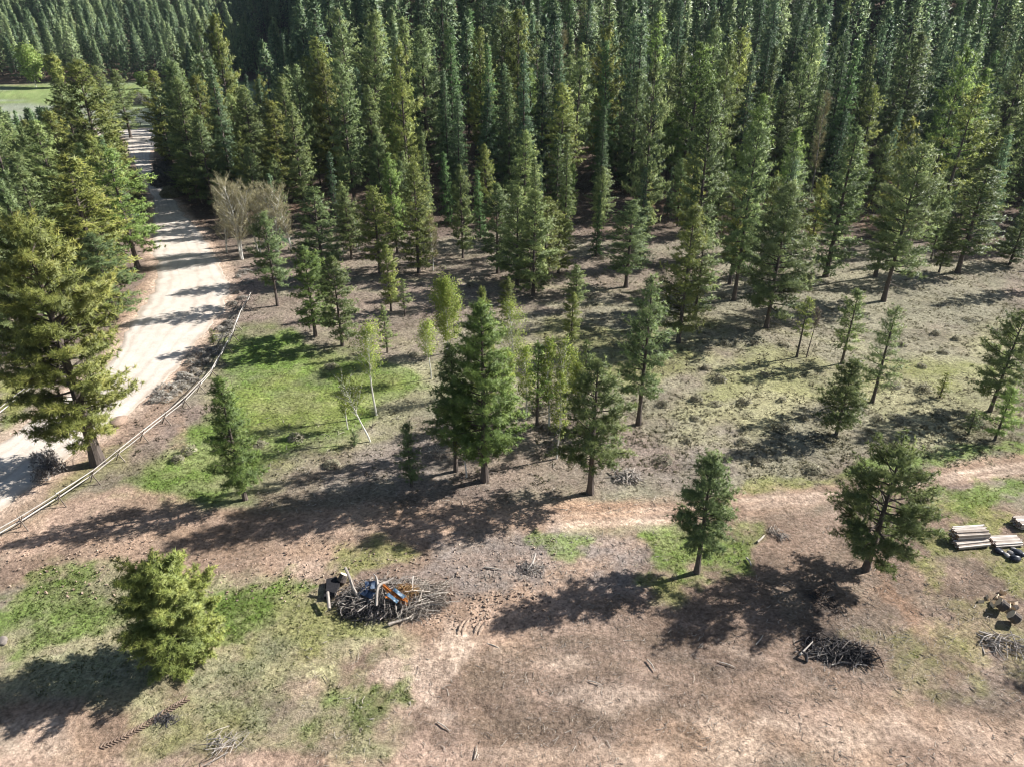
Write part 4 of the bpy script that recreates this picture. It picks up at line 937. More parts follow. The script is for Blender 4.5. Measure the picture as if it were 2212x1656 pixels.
# deep forest trees that stand out, found by tip and size
def TT(kind, tx, ty, H, wpx, label, tint=GR, name='pine_tree', cat='pine tree'):
    x, y = P(tx, ty, H); rad = wpx/2*mpp(x, y, H*.5)
    pr = TR.choice(PR[kind]); pr.place(name, x, y, H, rad, TR.uniform(0, 6.28), label, cat, None, tint); OCC.append((x, y, rad))
TT('tall', 1037, 60, 26, 72, 'tall forest pine near the top of the photo, left of centre', YG)
TT('tall', 1118, 20, 28, 85, 'very tall pine in the forest at the top, left of centre', YG)
TT('tall', 860, 98, 27, 100, 'bright yellow-green forest pine left of the centre', YG)
TT('tall', 1420, 130, 27, 96, 'forest pine with a long pale bare trunk, right of the centre', GY)
TT('firtall', 1175, 95, 26, 72, 'dark blue-green fir in the middle of the forest', DK, 'fir_tree', 'fir tree')
TT('firtall', 1100, 165, 22, 64, 'olive fir before the dark ones in the middle forest', YG, 'fir_tree', 'fir tree')
TT('firtall', 1055, 95, 24, 70, 'green fir with a pointed tip, middle forest', LG, 'fir_tree', 'fir tree')
TT('firtall', 2080, 40, 27, 80, 'dark fir of the upper right forest', DK, 'fir_tree', 'fir tree')
TT('firtall', 1545, 25, 27, 64, 'fir with one sunlit side near the top, right of centre', OL, 'fir_tree', 'fir tree')
TT('firtall', 1675, 100, 25, 62, 'slim olive fir in the right forest', OL, 'fir_tree', 'fir tree')
TT('firtall', 1890, 100, 25, 66, 'slim olive fir in the far right forest', OL, 'fir_tree', 'fir tree')
TT('firsmall', 1207, 290, 13, 72, 'medium fir standing forward at the middle forest edge', YG, 'fir_tree', 'fir tree')
TT('tall', 1990, 70, 27, 110, 'broad tall pine of the upper right forest', GY)
TT('tall', 1645, 265, 22, 105, 'grey-green pine above the tall broad pine, right forest', BG)
TT('tall', 1545, 190, 24, 105, 'full green pine at the right forest front', BG)
TT('tall', 2110, 190, 23, 120, 'leaning sunlit pine near the right edge of the forest', YG)

# standing dead trees
for i, (tx, ty, H, lab) in enumerate([(1215, 70, 22, 'bare grey dead trunk standing among the firs in the middle of the forest'), (1790, 205, 19, 'pale dead snag standing in the right forest'), (95, 40, 17, 'thin grey dead trunk on the distant slope, far left')]):
    x, y = P(tx, ty, H); W, G = aspen(640+i, H, 1.0, bare=True, cb=.3, twigmul=.8)
    Proto(W, G, H, 1.0, M['greywood'], M['twig'], 'trunk', 'twigs').place('dead_tree', x, y, H, 1.0, 0, lab, 'dead tree'); OCC.append((x, y, 1))

# off-photo pine whose shadow falls in at the right edge
W_, G_ = conifer(77, 10.5, 2.4, cb=.2, k=18, tl=0.31, tw=0.050, dens=1.3, roundness=.5)
sx_, sy_ = P(2185, 1490)
Proto(W_, G_, 10.5, 2.4, M['bark'], M['pine']).place('pine_tree', sx_+15.5, sy_+5.6, 10.5, 2.4, 0, 'pine just outside the right edge, throwing its shadow into the photo', 'pine tree')

tick("heroes")
# ------------------------------------------------------------------ forest fill
rng = np.random.RandomState(21)
def forest_density(x, y, rdv, y0, tz):
    """how likely a tree is here (0..1)"""
    px, py = proj(x, y, tz)
    if tz > 46: return 0
    if y > 215 and 560 < px < 760 and 92 < py < 185: return 0
    if px < -260 or px > FW+300: return 0
    if rdv > -3.5: return 0
    left = x < (-42-.0*y) and px < 330
    if left and px < 325:
        # strip of trees left of the road
        if y > 205 or y < 78: return 0 if y < y0-22 else 1
        if y > 150 and px > 190: return 0
        return 1 if y > 88 else .5
    if x < -58 and 196 < y < y0-22: return 0
    if px < 620 and y > 196 and y < y0-22: return 0.0
    # front edge of the forest
    edge = 113+5*math.sin(x*.09)+5*math.sin(x*.23+1)
    if px < 760: edge = 122
    if px > 1500: edge += -4
    if y < edge-14: return 0
    if y < edge+6: return .16
    return .9 if y < y0+200 else .8
cand = []
cy_ = 78+(rng.rand(60000)**.8)*470; cx_ = rng.uniform(-1, 1, 60000)*(40+.86*cy_); cr_ = rng.rand(60000)
rv_ = np.full(60000, -99.); m_ = (cx_ < 8) & (cy_ < 262); rv_[m_] = road_d(cx_[m_], cy_[m_]); y0_ = hill_start(cx_); tz_ = terrain(cx_, cy_)
for i in range(60000):
    if cr_[i] <= forest_density(cx_[i], cy_[i], rv_[i], y0_[i], tz_[i]): cand.append((float(cx_[i]), float(cy_[i])))
cell = {}; placed = []
def near_ok(x, y, r):
    cx, cy = int(x//8), int(y//8)
    for i in (-1, 0, 1):
        for j in (-1, 0, 1):
            for (a, b, c) in cell.get((cx+i, cy+j), ()):
                if (a-x)**2+(b-y)**2 < max(r, c)**2: return False
    return True
for (x, y, r) in OCC: cell.setdefault((int(x//8), int(y//8)), []).append((x, y, min(r+1.6, 5)))
def px_of(x, y): return proj(x, y, 0)[0]
for (x, y) in cand:
    base_r = (4.0 if px_of(x, y) < 330 and y < 210 else 5.0 if y < 240 else 5.3)*rng.uniform(.85, 1.3)
    if near_ok(x, y, base_r):
        cell.setdefault((int(x//8), int(y//8)), []).append((x, y, base_r)); placed.append((x, y))
placed.sort(key=lambda p: p[1])
print('forest trees', len(placed))
zone_names = {0: 'left of the gravel road', 1: 'between the road and the middle', 2: 'left of the middle', 3: 'in the middle', 4: 'right of the middle', 5: 'at the far right'}
counts = {'pine': 88, 'fir': 12}; far = []
def forest_kind(x, y):
    r = rng.rand(); px, py = proj(x, y, terr(x, y))
    fir = (px > 900 and r < .36) or (r < .14)
    return 'fir' if fir else 'pine'
for (x, y) in placed:
    kd = forest_kind(x, y); px, py = proj(x, y, terr(x, y))
    z = 0 if px < 330 else 1 if px < 620 else 2 if px < 960 else 3 if px < 1330 else 4 if px < 1780 else 5
    edge = y < 128; H = rng.uniform(8, 17) if edge else rng.uniform(16, 29) if rng.rand() > .2 else rng.uniform(8, 15)
    if y > 300: H = rng.uniform(15, 27)
    if px < 360 and y < 210: H = rng.uniform(11, 16.5)
    if y < 212 and px < 350:          # keep the meadow in view as from the air
        tpx, tpy = proj(x, y, H)
        if tpx < 135 and tpy < 232: H = max(7, H*.62)
        tpx, tpy = proj(x, y, H)
        if (tpx < 135 and tpy < 226) or (283 < tpx < 352 and tpy < 300): continue
    rad = H*(rng.uniform(.14, .195) if kd == 'pine' else rng.uniform(.11, .145))
    tint = [YG, GR, BG, GR, OL, LG, GY, DK, GR, LG, BG][rng.randint(11)]
    tn = {YG: 'yellow-green', GR: 'green', BG: 'blue-green', OL: 'olive', LG: 'fresh green', GY: 'grey-green', DK: 'dark green'}[tint]
    v = rng.uniform(.92, 1.3); tint2 = tuple(c*v for c in tint)
    if counts[kd] >= 298 or y > 345: far.append((x, y, H, rad, kd, v)); continue
    counts[kd] += 1
    depth = 'front edge of the forest' if edge else 'forest' if y < 185 else 'rising forest behind' if y < 260 else 'distant wooded slope'
    size = 'small' if H < 14 else 'tall'
    key = ('firsmall' if H < 13 else 'firtall') if kd == 'fir' else ('mid' if H < 16 else 'tall')
    lab = '%s %s %s in the %s, %s of the photo' % (size, tn, 'fir' if kd == 'fir' else 'pine', depth, zone_names[z].replace('in the middle', 'middle').replace('at the far right', 'far right').replace('left of the gravel road', 'far left').replace('between the road and the middle', 'upper left').replace('left of the middle', 'left middle').replace('right of the middle', 'right middle'))
    TR.choice(PR[key]).place(kd+'_tree', x, y, H, rad, rng.uniform(0, 6.28), lab, kd+' tree', '%ss, %s' % (lab.split(' of the photo')[0].replace(' in the', 's in the', 1).replace('pines in', 'pine trees in').replace('firs in', 'fir trees in'), '') if False else '%s %s trees in the %s, %s' % (size, tn+' '+kd, depth, ['far left', 'upper left', 'left middle', 'middle', 'right middle', 'far right'][z]), tint2, lean=(rng.normal(0, .03), rng.normal(0, .03)))
print('counts', counts, 'far', len(far))

tick("forest")
# the wood on the far slope: one mass of trees nobody could count
def light_tree(seed, kd):
    r = np.random.RandomState(seed); G = Geo(); cc = []; cd = []; ct = []
    n = 330
    for i in range(n):
        t = r.rand()**.85; az = r.uniform(0, 6.28); rr = ((1-t)**.75*(.35+.65*min(1, (t+.05)/.15)) if kd == 'pine' else (1-t)**.95)*r.uniform(.45, 1.08)
        cc.append((math.cos(az)*rr, math.sin(az)*rr, .12+.88*t)); cd.append((math.cos(az), math.sin(az), .6)); ct.append(.12+.5*r.rand())
    return np.array(cc), np.array(cd), np.array(ct)
FG = Geo(); FWd = Geo(); lts = [light_tree(900+i, 'pine' if i < 4 else 'fir') for i in range(7)]
for (x, y, H, rad, kd, v) in far:
    cc, cd, ct = lts[rng.randint(0, 4) if kd == 'pine' else rng.randint(4, 7)]
    a = rng.uniform(0, 6.28); ca, sa = math.cos(a), math.sin(a); Rm = np.array([[ca, sa, 0], [-sa, ca, 0], [0, 0, 1]])
    z0 = terr(x, y)
    tufts(FG, (cc@Rm)*np.array([rad*1.1, rad*1.1, H])+np.array([x, y, z0]), cd@Rm, rng, 4, .95, .42, np.clip(ct+(v-1)*1.6+rng.uniform(-.22, .3), 0, 1), .7)
    tube(FG, [(x, y, z0-.4), (x, y, z0+H*.5), (x, y, z0+H*.97)], [.28, .16, .04], 4, .3, mat=1)
if far:
    o = FG.obj('distant_forest', [M['fir'], M['bark']]); tag(o, kind='stuff', label='dense conifer wood covering the distant slope', cat='forest')

tick("far")
# ------------------------------------------------------------------ broadleaf trees
def asp(bx, by, ty, wpx, label, bare=False, seed=1, name='aspen_tree', group=None, gm=None, **k):
    x, y = P(bx, by); h = height_at(x, y, ty); rad = wpx/2*mpp(x, y, h*.6)
    W, G = aspen(seed, h, rad, bare=bare, **k)
    Proto(W, G, h, rad, M['paletwig'], gm or (M['twig'] if bare else M['aspen'])).place(name, x, y, h, rad, 0, label, 'aspen tree', group)
    OCC.append((x, y, 1))
asp(812, 895, 711, 62, 'thin pale-trunked aspen with a yellow-green crown in the meadow', seed=1, cb=.42, nleaf=4200, leaf=.10)
asp(800, 952, 815, 66, 'leaning white-trunked young aspen at the meadow edge, bent to the left', seed=2, cb=.40, nleaf=2300, leaf=.10, lean=.34, lean_az=3.0)
asp(752, 925, 842, 30, 'slightest aspen sapling, left of the leaning one', seed=3, cb=.3, nleaf=1300, leaf=.11)
asp(967, 765, 610, 62, 'brightest green aspen, in full young leaf, above the tall central pine', seed=4, cb=.18, nleaf=10000, leaf=.14)
asp(930, 818, 704, 46, 'small yellow-leaved aspen with a dark stem, left of the tall central pine', seed=5, cb=.4, nleaf=3000, leaf=.11)
asp(1104, 838, 664, 66, 'half-bare budding yellow aspen right of the tall central pine', seed=6, cb=.38, nleaf=4200, leaf=.10)
for i, (bx, by, ty, w, lab) in enumerate([(1098, 900, 765, 40, 'leftmost sapling of the aspen thicket between the central pines'), (1135, 905, 752, 44, 'second sapling of the aspen thicket between the central pines'),
        (1183, 920, 742, 46, 'yellow sapling in the middle of the aspen thicket between the central pines'), (1212, 915, 738, 44, 'twiggy brownish sapling in the aspen thicket, right of its middle'),
        (1246, 905, 790, 40, 'short bright sapling at the right of the aspen thicket'), (1205, 990, 808, 40, 'front sapling of the aspen thicket, standing before the broad pine'),
        (1006, 1030, 900, 40, 'thin white-stemmed sapling at the foot of the dark crowded pine'), (1225, 880, 760, 50, 'leafier sapling at the back of the aspen thicket')]):
    asp(bx, by, ty, w, lab, seed=20+i, cb=.25, nleaf=[3000, 3000, 3900, 1300, 3200, 2700, 700, 3900][i], leaf=.12)
for i, (bx, by, ty, w, lab, st) in enumerate([(523, 560, 378, 84, 'bare many-stemmed aspen nearest the road, buds just turning tan', 4), (560, 548, 385, 66, 'bare aspen in the middle of the pale leafless clump', 2),
        (600, 545, 392, 80, 'rightmost tall bare aspen of the pale leafless clump', 3), (628, 540, 425, 50, 'shorter bare aspen at the right end of the leafless clump', 2), (490, 545, 430, 66, 'shorter bare aspen leaning out at the left end of the leafless clump', 2),
        (575, 535, 372, 60, 'bare aspen at the back of the pale leafless clump', 2), (775, 545, 432, 56, 'bare grey aspen between pines right of the leafless clump', 2), (745, 548, 468, 50, 'low bare aspen among the pines right of the leafless clump', 2), (935, 585, 470, 36, 'small bare grey tree right of the lone slim pine', 1)]):
    asp(bx, by, ty, w, lab, bare=True, seed=40+i, stems=st, cb=.22, twigmul=1.5)
# dead sapling
x, y = P(1744, 772); W, G = aspen(61, height_at(x, y, 668), .5, bare=True, cb=.6, twigmul=.5)
Proto(W, G, 5, .5, M['bark'], M['wood']).place('dead_sapling', x, y, 5, .5, 0, 'dead reddish sapling with a bare thin stem, beside the thin sapling pine', 'dead tree')
# cottonwoods on the meadow
for i, (bx, by, ty, w, lab) in enumerate([(78, 189, 108, 44, 'pale green cottonwood at the back of the far meadow'), (128, 190, 130, 32, 'smaller yellow-green cottonwood beside the pale one at the far meadow'), (310, 192, 163, 22, 'little round green tree at the back of the far meadow, near the road')]):
    x, y = P(bx, by); h = height_at(x, y, ty); rad = w/2*mpp(x, y, 5)
    W, G = aspen(70+i, h, rad, cb=.15, nleaf=6500, leaf=.75)
    Proto(W, G, h, rad, M['paletwig'], M['aspen']).place('cottonwood_tree', x, y, h, rad, 0, lab, 'cottonwood tree', tint=[(.9, .95, 1.3), (1.15, 1.05, 1.2), (.7, .8, .9)][i])
x, y = P(392, 124, 7); W, G = aspen(75, 8, 3.2, cb=.1, nleaf=4200, leaf=.6)
Proto(W, G, 8, 3.2, M['paletwig'], M['aspen']).place('willow_tree', x, y, 9, 3.6, 0, 'round lime-green willow on the distant slope, right of the meadow', 'willow tree', tint=(1.1, 1.1, 1))
# willow and leafless bushes round the meadow
for i, (bx, by, r, h, mt, lab, nm) in enumerate([(302, 226, 4.5, 4.2, 'sage', 'pale grey leafless willow bush on the meadow near the junction', 'willow_bush'), (296, 214, 3.5, 3.4, 'aspen', 'yellowish willow bush on the meadow, behind the grey one', 'willow_bush'),
        (128, 248, 3.6, 3.0, 'needlered', 'rusty tan willow bush at the meadow edge', 'willow_bush'), (92, 318, 3.6, 4.6, 'sage', 'dark leafless bush left of the road at the meadow edge', 'willow_bush'),
        (356, 400, 2.9, 3.0, 'sage', 'big dark rounded thicket on the right bank of the road', 'thicket'), (358, 372, 2.8, 3.0, 'sage', 'second rounded thicket on the road bank, behind the big one', 'thicket'),
        (374, 424, 2.2, 1.8, 'brush', 'lower thicket at the foot of the road bank', 'thicket')]):
    x, y = P(bx, by); W, G = shrub(300+i, r, h, n=900, leaf=.30, k=5)
    tn = (.45, .45, .5) if mt == 'sage' and i > 2 else (1, 1, 1)
    Proto(W, G, h, r, M['bark'], M[mt], 'stems', 'foliage').place(nm, x, y, h, r, 0, lab, 'bush', tint=tn)
tick("broad")
# ------------------------------------------------------------------ shrubs, individually
SH = []
for i in range(5):
    W, G = shrub(400+i, .8, .7, n=170, leaf=.11, k=4); SH.append(Proto(W, G, .7, .8, M['bark'], M['sage'], 'stems', 'foliage'))
sr = random.Random(9)
def sage(px, py, r, h, lab, grp, tint=(1, 1, 1)):
    x, y = P(px, py); sr.choice(SH).place('sagebrush', x, y, h, r, sr.uniform(0, 6), lab, 'sagebrush', grp, tint)
verge = [(332, 868), (345, 852), (358, 858), (366, 838), (378, 846), (385, 826), (396, 836), (402, 815), (392, 805), (412, 824), (418, 802), (408, 788), (426, 790), (434, 808), (440, 786), (430, 770), (448, 772), (452, 758), (462, 765), (474, 748), (468, 734), (484, 728), (478, 714), (494, 716), (500, 702), (488, 698), (508, 690), (517, 668), (505, 660), (522, 645), (512, 630), (528, 618), (515, 598), (530, 590), (540, 610)]
for (px, py) in verge:
    sage(px+sr.uniform(-4, 4), py+sr.uniform(-4, 4), sr.uniform(.55, 1.1), sr.uniform(.3, .6), 'grey rounded sagebrush on the verge between the gravel road and the rail fence', 'sagebrush along the road verge', (.95, .93, 1.05))
for (px, py) in [(100, 1020), (112, 1008), (92, 1035), (128, 1015), (96, 1000)]:
    sage(px, py, sr.uniform(.7, 1.1), sr.uniform(.7, 1.2), 'grey twiggy bush at the road edge left of the biggest pine', 'grey bushes left of the biggest pine', (.75, .72, .85))
mid = [(1440, 1000), (1560, 880), (1610, 870), (1480, 950), (1700, 860), (1660, 820), (1545, 815), (1580, 750), (1620, 735), (1690, 745), (1920, 770), (1960, 745), (2010, 720), (2060, 735), (2100, 700), (1980, 800), (2150, 720), (2050, 760), (1930, 830), (1990, 850), (1890, 910), (1950, 900), (2050, 905), (1740, 900), (1690, 930), (1620, 950), (1560, 985), (1490, 870), (1530, 790), (1510, 900), (1650, 995), (1750, 1010), (1330, 900), (1420, 880), (880, 770), (700, 790), (970, 580), (1010, 620), (1290, 560), (1330, 545), (1270, 650), (1560, 640), (560, 960), (640, 950), (720, 1000), (420, 970), (395, 990)]
for (px, py) in mid:
    sage(px+sr.uniform(-14, 14), py+sr.uniform(-8, 8), sr.uniform(.5, 1.0), sr.uniform(.35, .75), 'low grey-green shrub in the rough grass of the clearing', 'low shrubs scattered over the clearing', (.9, .88, .8))

# ------------------------------------------------------------------ ground cover
def scatter(n, box_, want, seed, size, hgt, kk, mat, name, label, cat, tintf):
    rg = np.random.RandomState(seed); pts = []
    g = Geo(); tries = 0
    while len(pts) < n and tries < 40:
        y = box_[2]+(box_[3]-box_[2])*rg.rand(60000)**1.5; x = rg.uniform(-1, 1, 60000)*(6+.78*y)
        c, gr, li, rd = paint_at(x, y); w = want(x, y, gr, li, rd, rg)
        k = w > rg.rand(60000); tries += 1
        for a in np.column_stack([x[k], y[k]])[:n-len(pts)]: pts.append(a)
    pts = np.array(pts); z = terrain(pts[:, 0], pts[:, 1]) + .0
    c0, gr0, li0, rd0 = paint_at(pts[:, 0], pts[:, 1]); z = z+relief(pts[:, 0], pts[:, 1], gr0, li0, rd0)-.02
    S = rg.uniform(.5, 1.3, len(pts)); m = len(pts)
    for j in range(kk):
        az = rg.uniform(0, 6.28, m); rr = rg.rand(m)*size*.45*S
        bx, by = pts[:, 0]+np.cos(az)*rr, pts[:, 1]+np.sin(az)*rr
        a2 = rg.uniform(0, 6.28, m); w_ = size*.16*S*rg.uniform(.6, 1.4, m)
        hh = hgt*S*rg.uniform(.5, 1.2, m); lx, ly = np.cos(az)*hh*.7, np.sin(az)*hh*.7
        v = np.stack([np.column_stack([bx-np.cos(a2)*w_, by-np.sin(a2)*w_, z]), np.column_stack([bx+np.cos(a2)*w_, by+np.sin(a2)*w_, z]), np.column_stack([bx+lx, by+ly, z+hh])], 1).reshape(-1, 3)
        g.add(v, np.arange(m*3).reshape(-1, 3), np.repeat(np.clip(tintf(rg, m)+0*S, 0, 1), 3))
    return tag(g.obj(name, mat), label, cat, kind='stuff')
scatter(16000, (0, 0, 14, 120), lambda x, y, gr, li, rd, rg: np.clip(gr-.25, 0, 1)*(rd < -.8)*1.0, 1, .28, .07, 5, M['grassblade'], 'grass', 'short green spring grass in patches over the clearing', 'grass', lambda rg, m: rg.uniform(.1, .9, m))
def wb(x, y, gr, li, rd, rg):
    px = FW/2 + x/(y*CP+CAM_H*SP)*FPX
    nz = fbm(x/1.6, y/1.6, 3, 5)
    return sstep(-.5, .35, nz)*(li > .24)*sstep(44, 52, y+.10*np.minimum(0, 1300-px)*0)*(rd < -1)*(gr < .75)*(.25+.75*(px > 1150))
scatter(24000, (0, 0, 44, 150), wb, 2, .40, .13, 6, M['brush'], 'low_brush', 'dry grey-green low brush covering the rough ground', 'low brush', lambda rg, m: rg.uniform(.05, .95, m))

# loose sticks and bark chips
def sticks(n, seed, where, lens, rads, name, label, mat, elev=.03):
    rg = np.random.RandomState(seed); g = Geo(); cnt = 0
    while cnt < n:
        x, y = where(rg)
        L = rg.uniform(*lens)*(rg.rand()**1.5+.35); a = rg.uniform(0, 6.28); r = rg.uniform(*rads)
        z = terr(x, y)+elev+r; d = np.array([math.cos(a), math.sin(a), rg.uniform(-.05, .12)])*L/2; bend = rg.normal(0, .13*L, 3)*np.array([1, 1, .3])
        c = np.array([x, y, z]); tube(g, [c-d, c+bend, c+d], [r, r*.9, r*.5], 4, rg.uniform(.3, 1)); cnt += 1
    return tag(g.obj(name, mat), label, 'loose sticks', kind='stuff')
def wh_front(rg):
    while True:
        px, py = rg.uniform(640, 2300), rg.uniform(1130, 1700)
        if rg.rand() < .35 and px < 900: continue
        q = Pf(px, py)
        if fbm(np.array([q[0]/2.2]), np.array([q[1]/2.2]), 3, 9)[0] < rg.uniform(-.4, .35): continue
        return q
sticks(2400, 3, wh_front, (.12, .5), (.010, .021), 'scattered_twigs', 'small loose sticks and bark chips strewn over the bare ground', M['wood'])
sticks(500, 4, lambda rg: Pf(rg.uniform(950, 1420), rg.uniform(1150, 1290)), (.15, .6), (.010, .024), 'wood_chips', 'pale grey sticks and chips strewn right of the brush pile', M['greywood'])
sticks(900, 6, lambda rg: Pf(rg.uniform(560, 1500), rg.uniform(900, 1110)), (.2, .8), (.010, .026), 'forest_litter', 'small dead twigs under the central pines', M['wood'])
sticks(500, 8, lambda rg: Pf(rg.uniform(1780, 2230), rg.uniform(1220, 1520)), (.15, .5), (.010, .022), 'bark_chips', 'pale bark chips on the rutted ground at lower right', M['greywood'])
def clods(n, seed, where, name, label):
    rg = np.random.RandomState(seed); g = Geo()
    for i in range(n):
        x, y = where(rg); s = rg.uniform(.03, .10); box(g, (x, y, terr(x, y)+.05), (s*1.3, s, s), rg.uniform(0, 3), rg.uniform(-.5, .5), rg.uniform(0, 1), roll=rg.uniform(-.5, .5), jit=.3, rng=rg)
    return tag(g.obj(name, M['soil']), label, 'soil clods', kind='stuff')
clods(700, 5, lambda rg: Pf(rg.uniform(0, 1200), rg.uniform(1160, 1300)), 'soil_clods', 'small dark clods of earth on the graded strip')
clods(300, 15, lambda rg: Pf(rg.uniform(900, 1180), rg.uniform(1280, 1360)), 'earth_crumbs', 'dark crumbs of earth round the four short ruts')

tick("scatter")
# ------------------------------------------------------------------ fences
def fence(pts, spacing, name, label, rails=3, hgt=1.05, group=None):
    pts = np.asarray(pts); seg = np.linalg.norm(np.diff(pts, axis=0), axis=1); cum = np.concatenate([[0], np.cumsum(seg)])
    n = int(cum[-1]/spacing); o = root(name, pts[0][0], pts[0][1], 0, label, 'fence', group); rg = np.random.RandomState(3)
    ox, oy, oz = o.location
    P0 = [np.array([np.interp(s, cum, pts[:, 0]), np.interp(s, cum, pts[:, 1])]) for s in np.linspace(0, cum[-1], n+1)]
    for i, p in enumerate(P0):
        q = P0[min(i+1, n)]-P0[max(i-1, 0)]; q = q/np.linalg.norm(q); nn = np.array([-q[1], q[0]])
        z = terr(*p)-oz; b = np.array([p[0]-ox, p[1]-oy, z])
        g = Geo()
        for sg in (-1, 1):     # crossed buck legs
            a = b+np.array([nn[0]*.52*sg, nn[1]*.52*sg, -.05])+np.array([*(q*.05*sg), 0]); c = b+np.array([-nn[0]*.20*sg, -nn[1]*.20*sg, hgt+.16])+np.array([*(q*.05*sg), 0])
            tube(g, [a, (a+c)/2, c], [.05, .045, .04], 6, rg.uniform(.25, .6), rng=rg, rough=.05)
        g.obj('post', M['wood'], o)
    for i in range(n):
        a, b = P0[i], P0[i+1]; q = (b-a)/np.linalg.norm(b-a); nn = np.array([-q[1], q[0]])
        for k, (hh, off) in enumerate([(hgt+.05, 0.0), (hgt*.60, .20)][:rails+0]):
            g = Geo(); za, zb = terr(*a)-oz+hh+rg.uniform(-.03, .03), terr(*b)-oz+hh+rg.uniform(-.03, .03)
            off2 = off if off else .0
            pa = np.array([a[0]-ox+nn[0]*off2-q[0]*.15, a[1]-oy+nn[1]*off2-q[1]*.15, za]); pb = np.array([b[0]-ox+nn[0]*off2+q[0]*.15, b[1]-oy+nn[1]*off2+q[1]*.15, zb])
            tube(g, [pa, (pa+pb)/2+np.array([0, 0, rg.uniform(-.03, .02)]), pb], [.050, .046, .040], 6, rg.uniform(.3, .8), rng=rg, rough=.05)
            g.obj('rail', M['rail'], o)
    return o
# feet lie a little below the rails that were measured
FP = [(-40, 1196), (0, 1172), (50, 1143), (103, 1110), (151, 1078), (195, 1049), (235, 1020), (268, 990), (302, 962), (332, 940), (365, 912), (395, 890), (417, 864), (438, 845), (457, 825), (472, 800), (487, 770), (503, 745), (515, 710), (524, 688), (535, 668), (545, 650)]
FPW = smooth_line(PP(FP), 4)
fence(FPW, 3.0, 'rail_fence', 'long pale wooden rail fence curving along the right side of the gravel road')
fence(PP([(-60, 955), (-20, 925), (12, 900), (50, 868), (90, 838), (140, 800)]), 3.0, 'rail_fence', 'short stretch of wooden rail fence behind the biggest pine at the left edge')
fence(PP([(180, 280), (262, 276), (310, 272), (360, 271), (420, 270)]), 5.0, 'rail_fence', 'distant low rail fence between the road junction and the meadow', hgt=1.3)

# ------------------------------------------------------------------ lumber
def lumber_stack(px, py, rz, L, cols, rows, bw, bh, label, seed, drop=0, crossers=True, name='lumber_stack'):
    x, y = P(px, py); o = root(name, x, y, rz, label, 'lumber stack'); rg = np.random.RandomState(seed); cache = {}
    for s_ in (-.35, 0, .35):
        g = Geo(); box(g, (0, 0, 0), (.09, cols*bw*1.12, .09), tint=.3); bo = g.obj('bearer', M['wood'], o); bo.location = (s_*L, 0, .05)
    z = .10; protos = []
    for k in range(4):
        g = Geo(); rr = np.random.RandomState(k+seed); box(g, (0, 0, 0), (L, bw*.84, bh*.90), tint=.25+.2*k, jit=.02, rng=rr)
        for sgn in (-1, 1): box(g, (sgn*(L/2-.001), 0, 0), (.012, bw*.86, bh*.86), tint=rr.uniform(.2, .7), mat=1)
        protos.append(g.mesh('board', [M['lumber'], M['lumberend']]))
    for r_ in range(rows):
        for c in range(cols):
            if r_ == rows-1 and c < drop: continue
            b = bpy.data.objects.new('board', protos[rg.randint(4)]); link(b, o)
            b.location = (rg.uniform(-.10, .10), (c-(cols-1)/2)*bw, z+bh/2); b.rotation_euler = (0, 0, rg.uniform(-.012, .012)+(0 if r_ < rows-1 else rg.uniform(-.03, .03)))
        z += bh*1.0
    return o
lumber_stack(2090, 1164, .10, 2.4, 8, 8, .12, .10, 'tall stack of pale sawn boards on the grass at the right, its dark ends showing', 1, drop=2)
lumber_stack(2098, 1178, .14, 2.5, 6, 3, .12, .10, 'low layer of boards on bearers, against the front of the tall board stack', 2, drop=2)
lumber_stack(2172, 1172, .08, 2.05, 9, 2, .115, .10, 'flat pale board stack right of the tall stack', 3, drop=1)
lumber_stack(2226, 1135, .05, 2.4, 8, 5, .13, .10, 'board stack cut off by the right edge of the photo', 4)
# dark beams
for i, (ax, ay, bx, by, lab) in enumerate([(1962, 1118, 2000, 1136, 'upper of two dark beams lying in the grass left of the board stack'), (1966, 1125, 1998, 1142, 'lower of two dark beams lying in the grass left of the board stack')]):
    (x0, y0), (x1, y1) = P(ax, ay), P(bx, by); g = Geo(); L = math.hypot(x1-x0, y1-y0)
    box(g, (0, 0, .07), (L, .12, .12), tint=.2); o = g.obj('wood_beam', M['wood']); o.location = ((x0+x1)/2, (y0+y1)/2, terr(x0, y0)+.03); o.rotation_euler = (0, 0, math.atan2(y1-y0, x1-x0)); tag(o, lab, 'beam')

# ------------------------------------------------------------------ logs, rounds, stones
def round_log(px, py, r, L, rz, tilt, label, seed, name='log_round', cat='log', up=0.0, wedge=False):
    x, y = P(px, py); o = root(name, x, y, rz, label, cat, dz=up); rg = np.random.RandomState(seed)
    g = Geo(); n = 5
    ax = np.array([math.cos(tilt), 0, math.sin(tilt)]); c = np.array([0, 0, r*abs(math.cos(tilt))+abs(math.sin(tilt))*L/2])
    pts = [c+ax*L*(i/(n-1)-.5) for i in range(n)]; tube(g, pts, r*np.linspace(1.05, .95, n), 12, .4, cap=False, rng=rg, rough=.06)
    g.obj('bark', M['bark'], o)
    for e in (0, -1):
        gg = Geo(); d = ax*(-1 if e == 0 else 1); tube(gg, [pts[e]-d*.02, pts[e]+d*.004], [r*.93, r*.93], 12, rg.uniform(.4, .9)); gg.obj('cut_face', M['cut'], o)
    return o
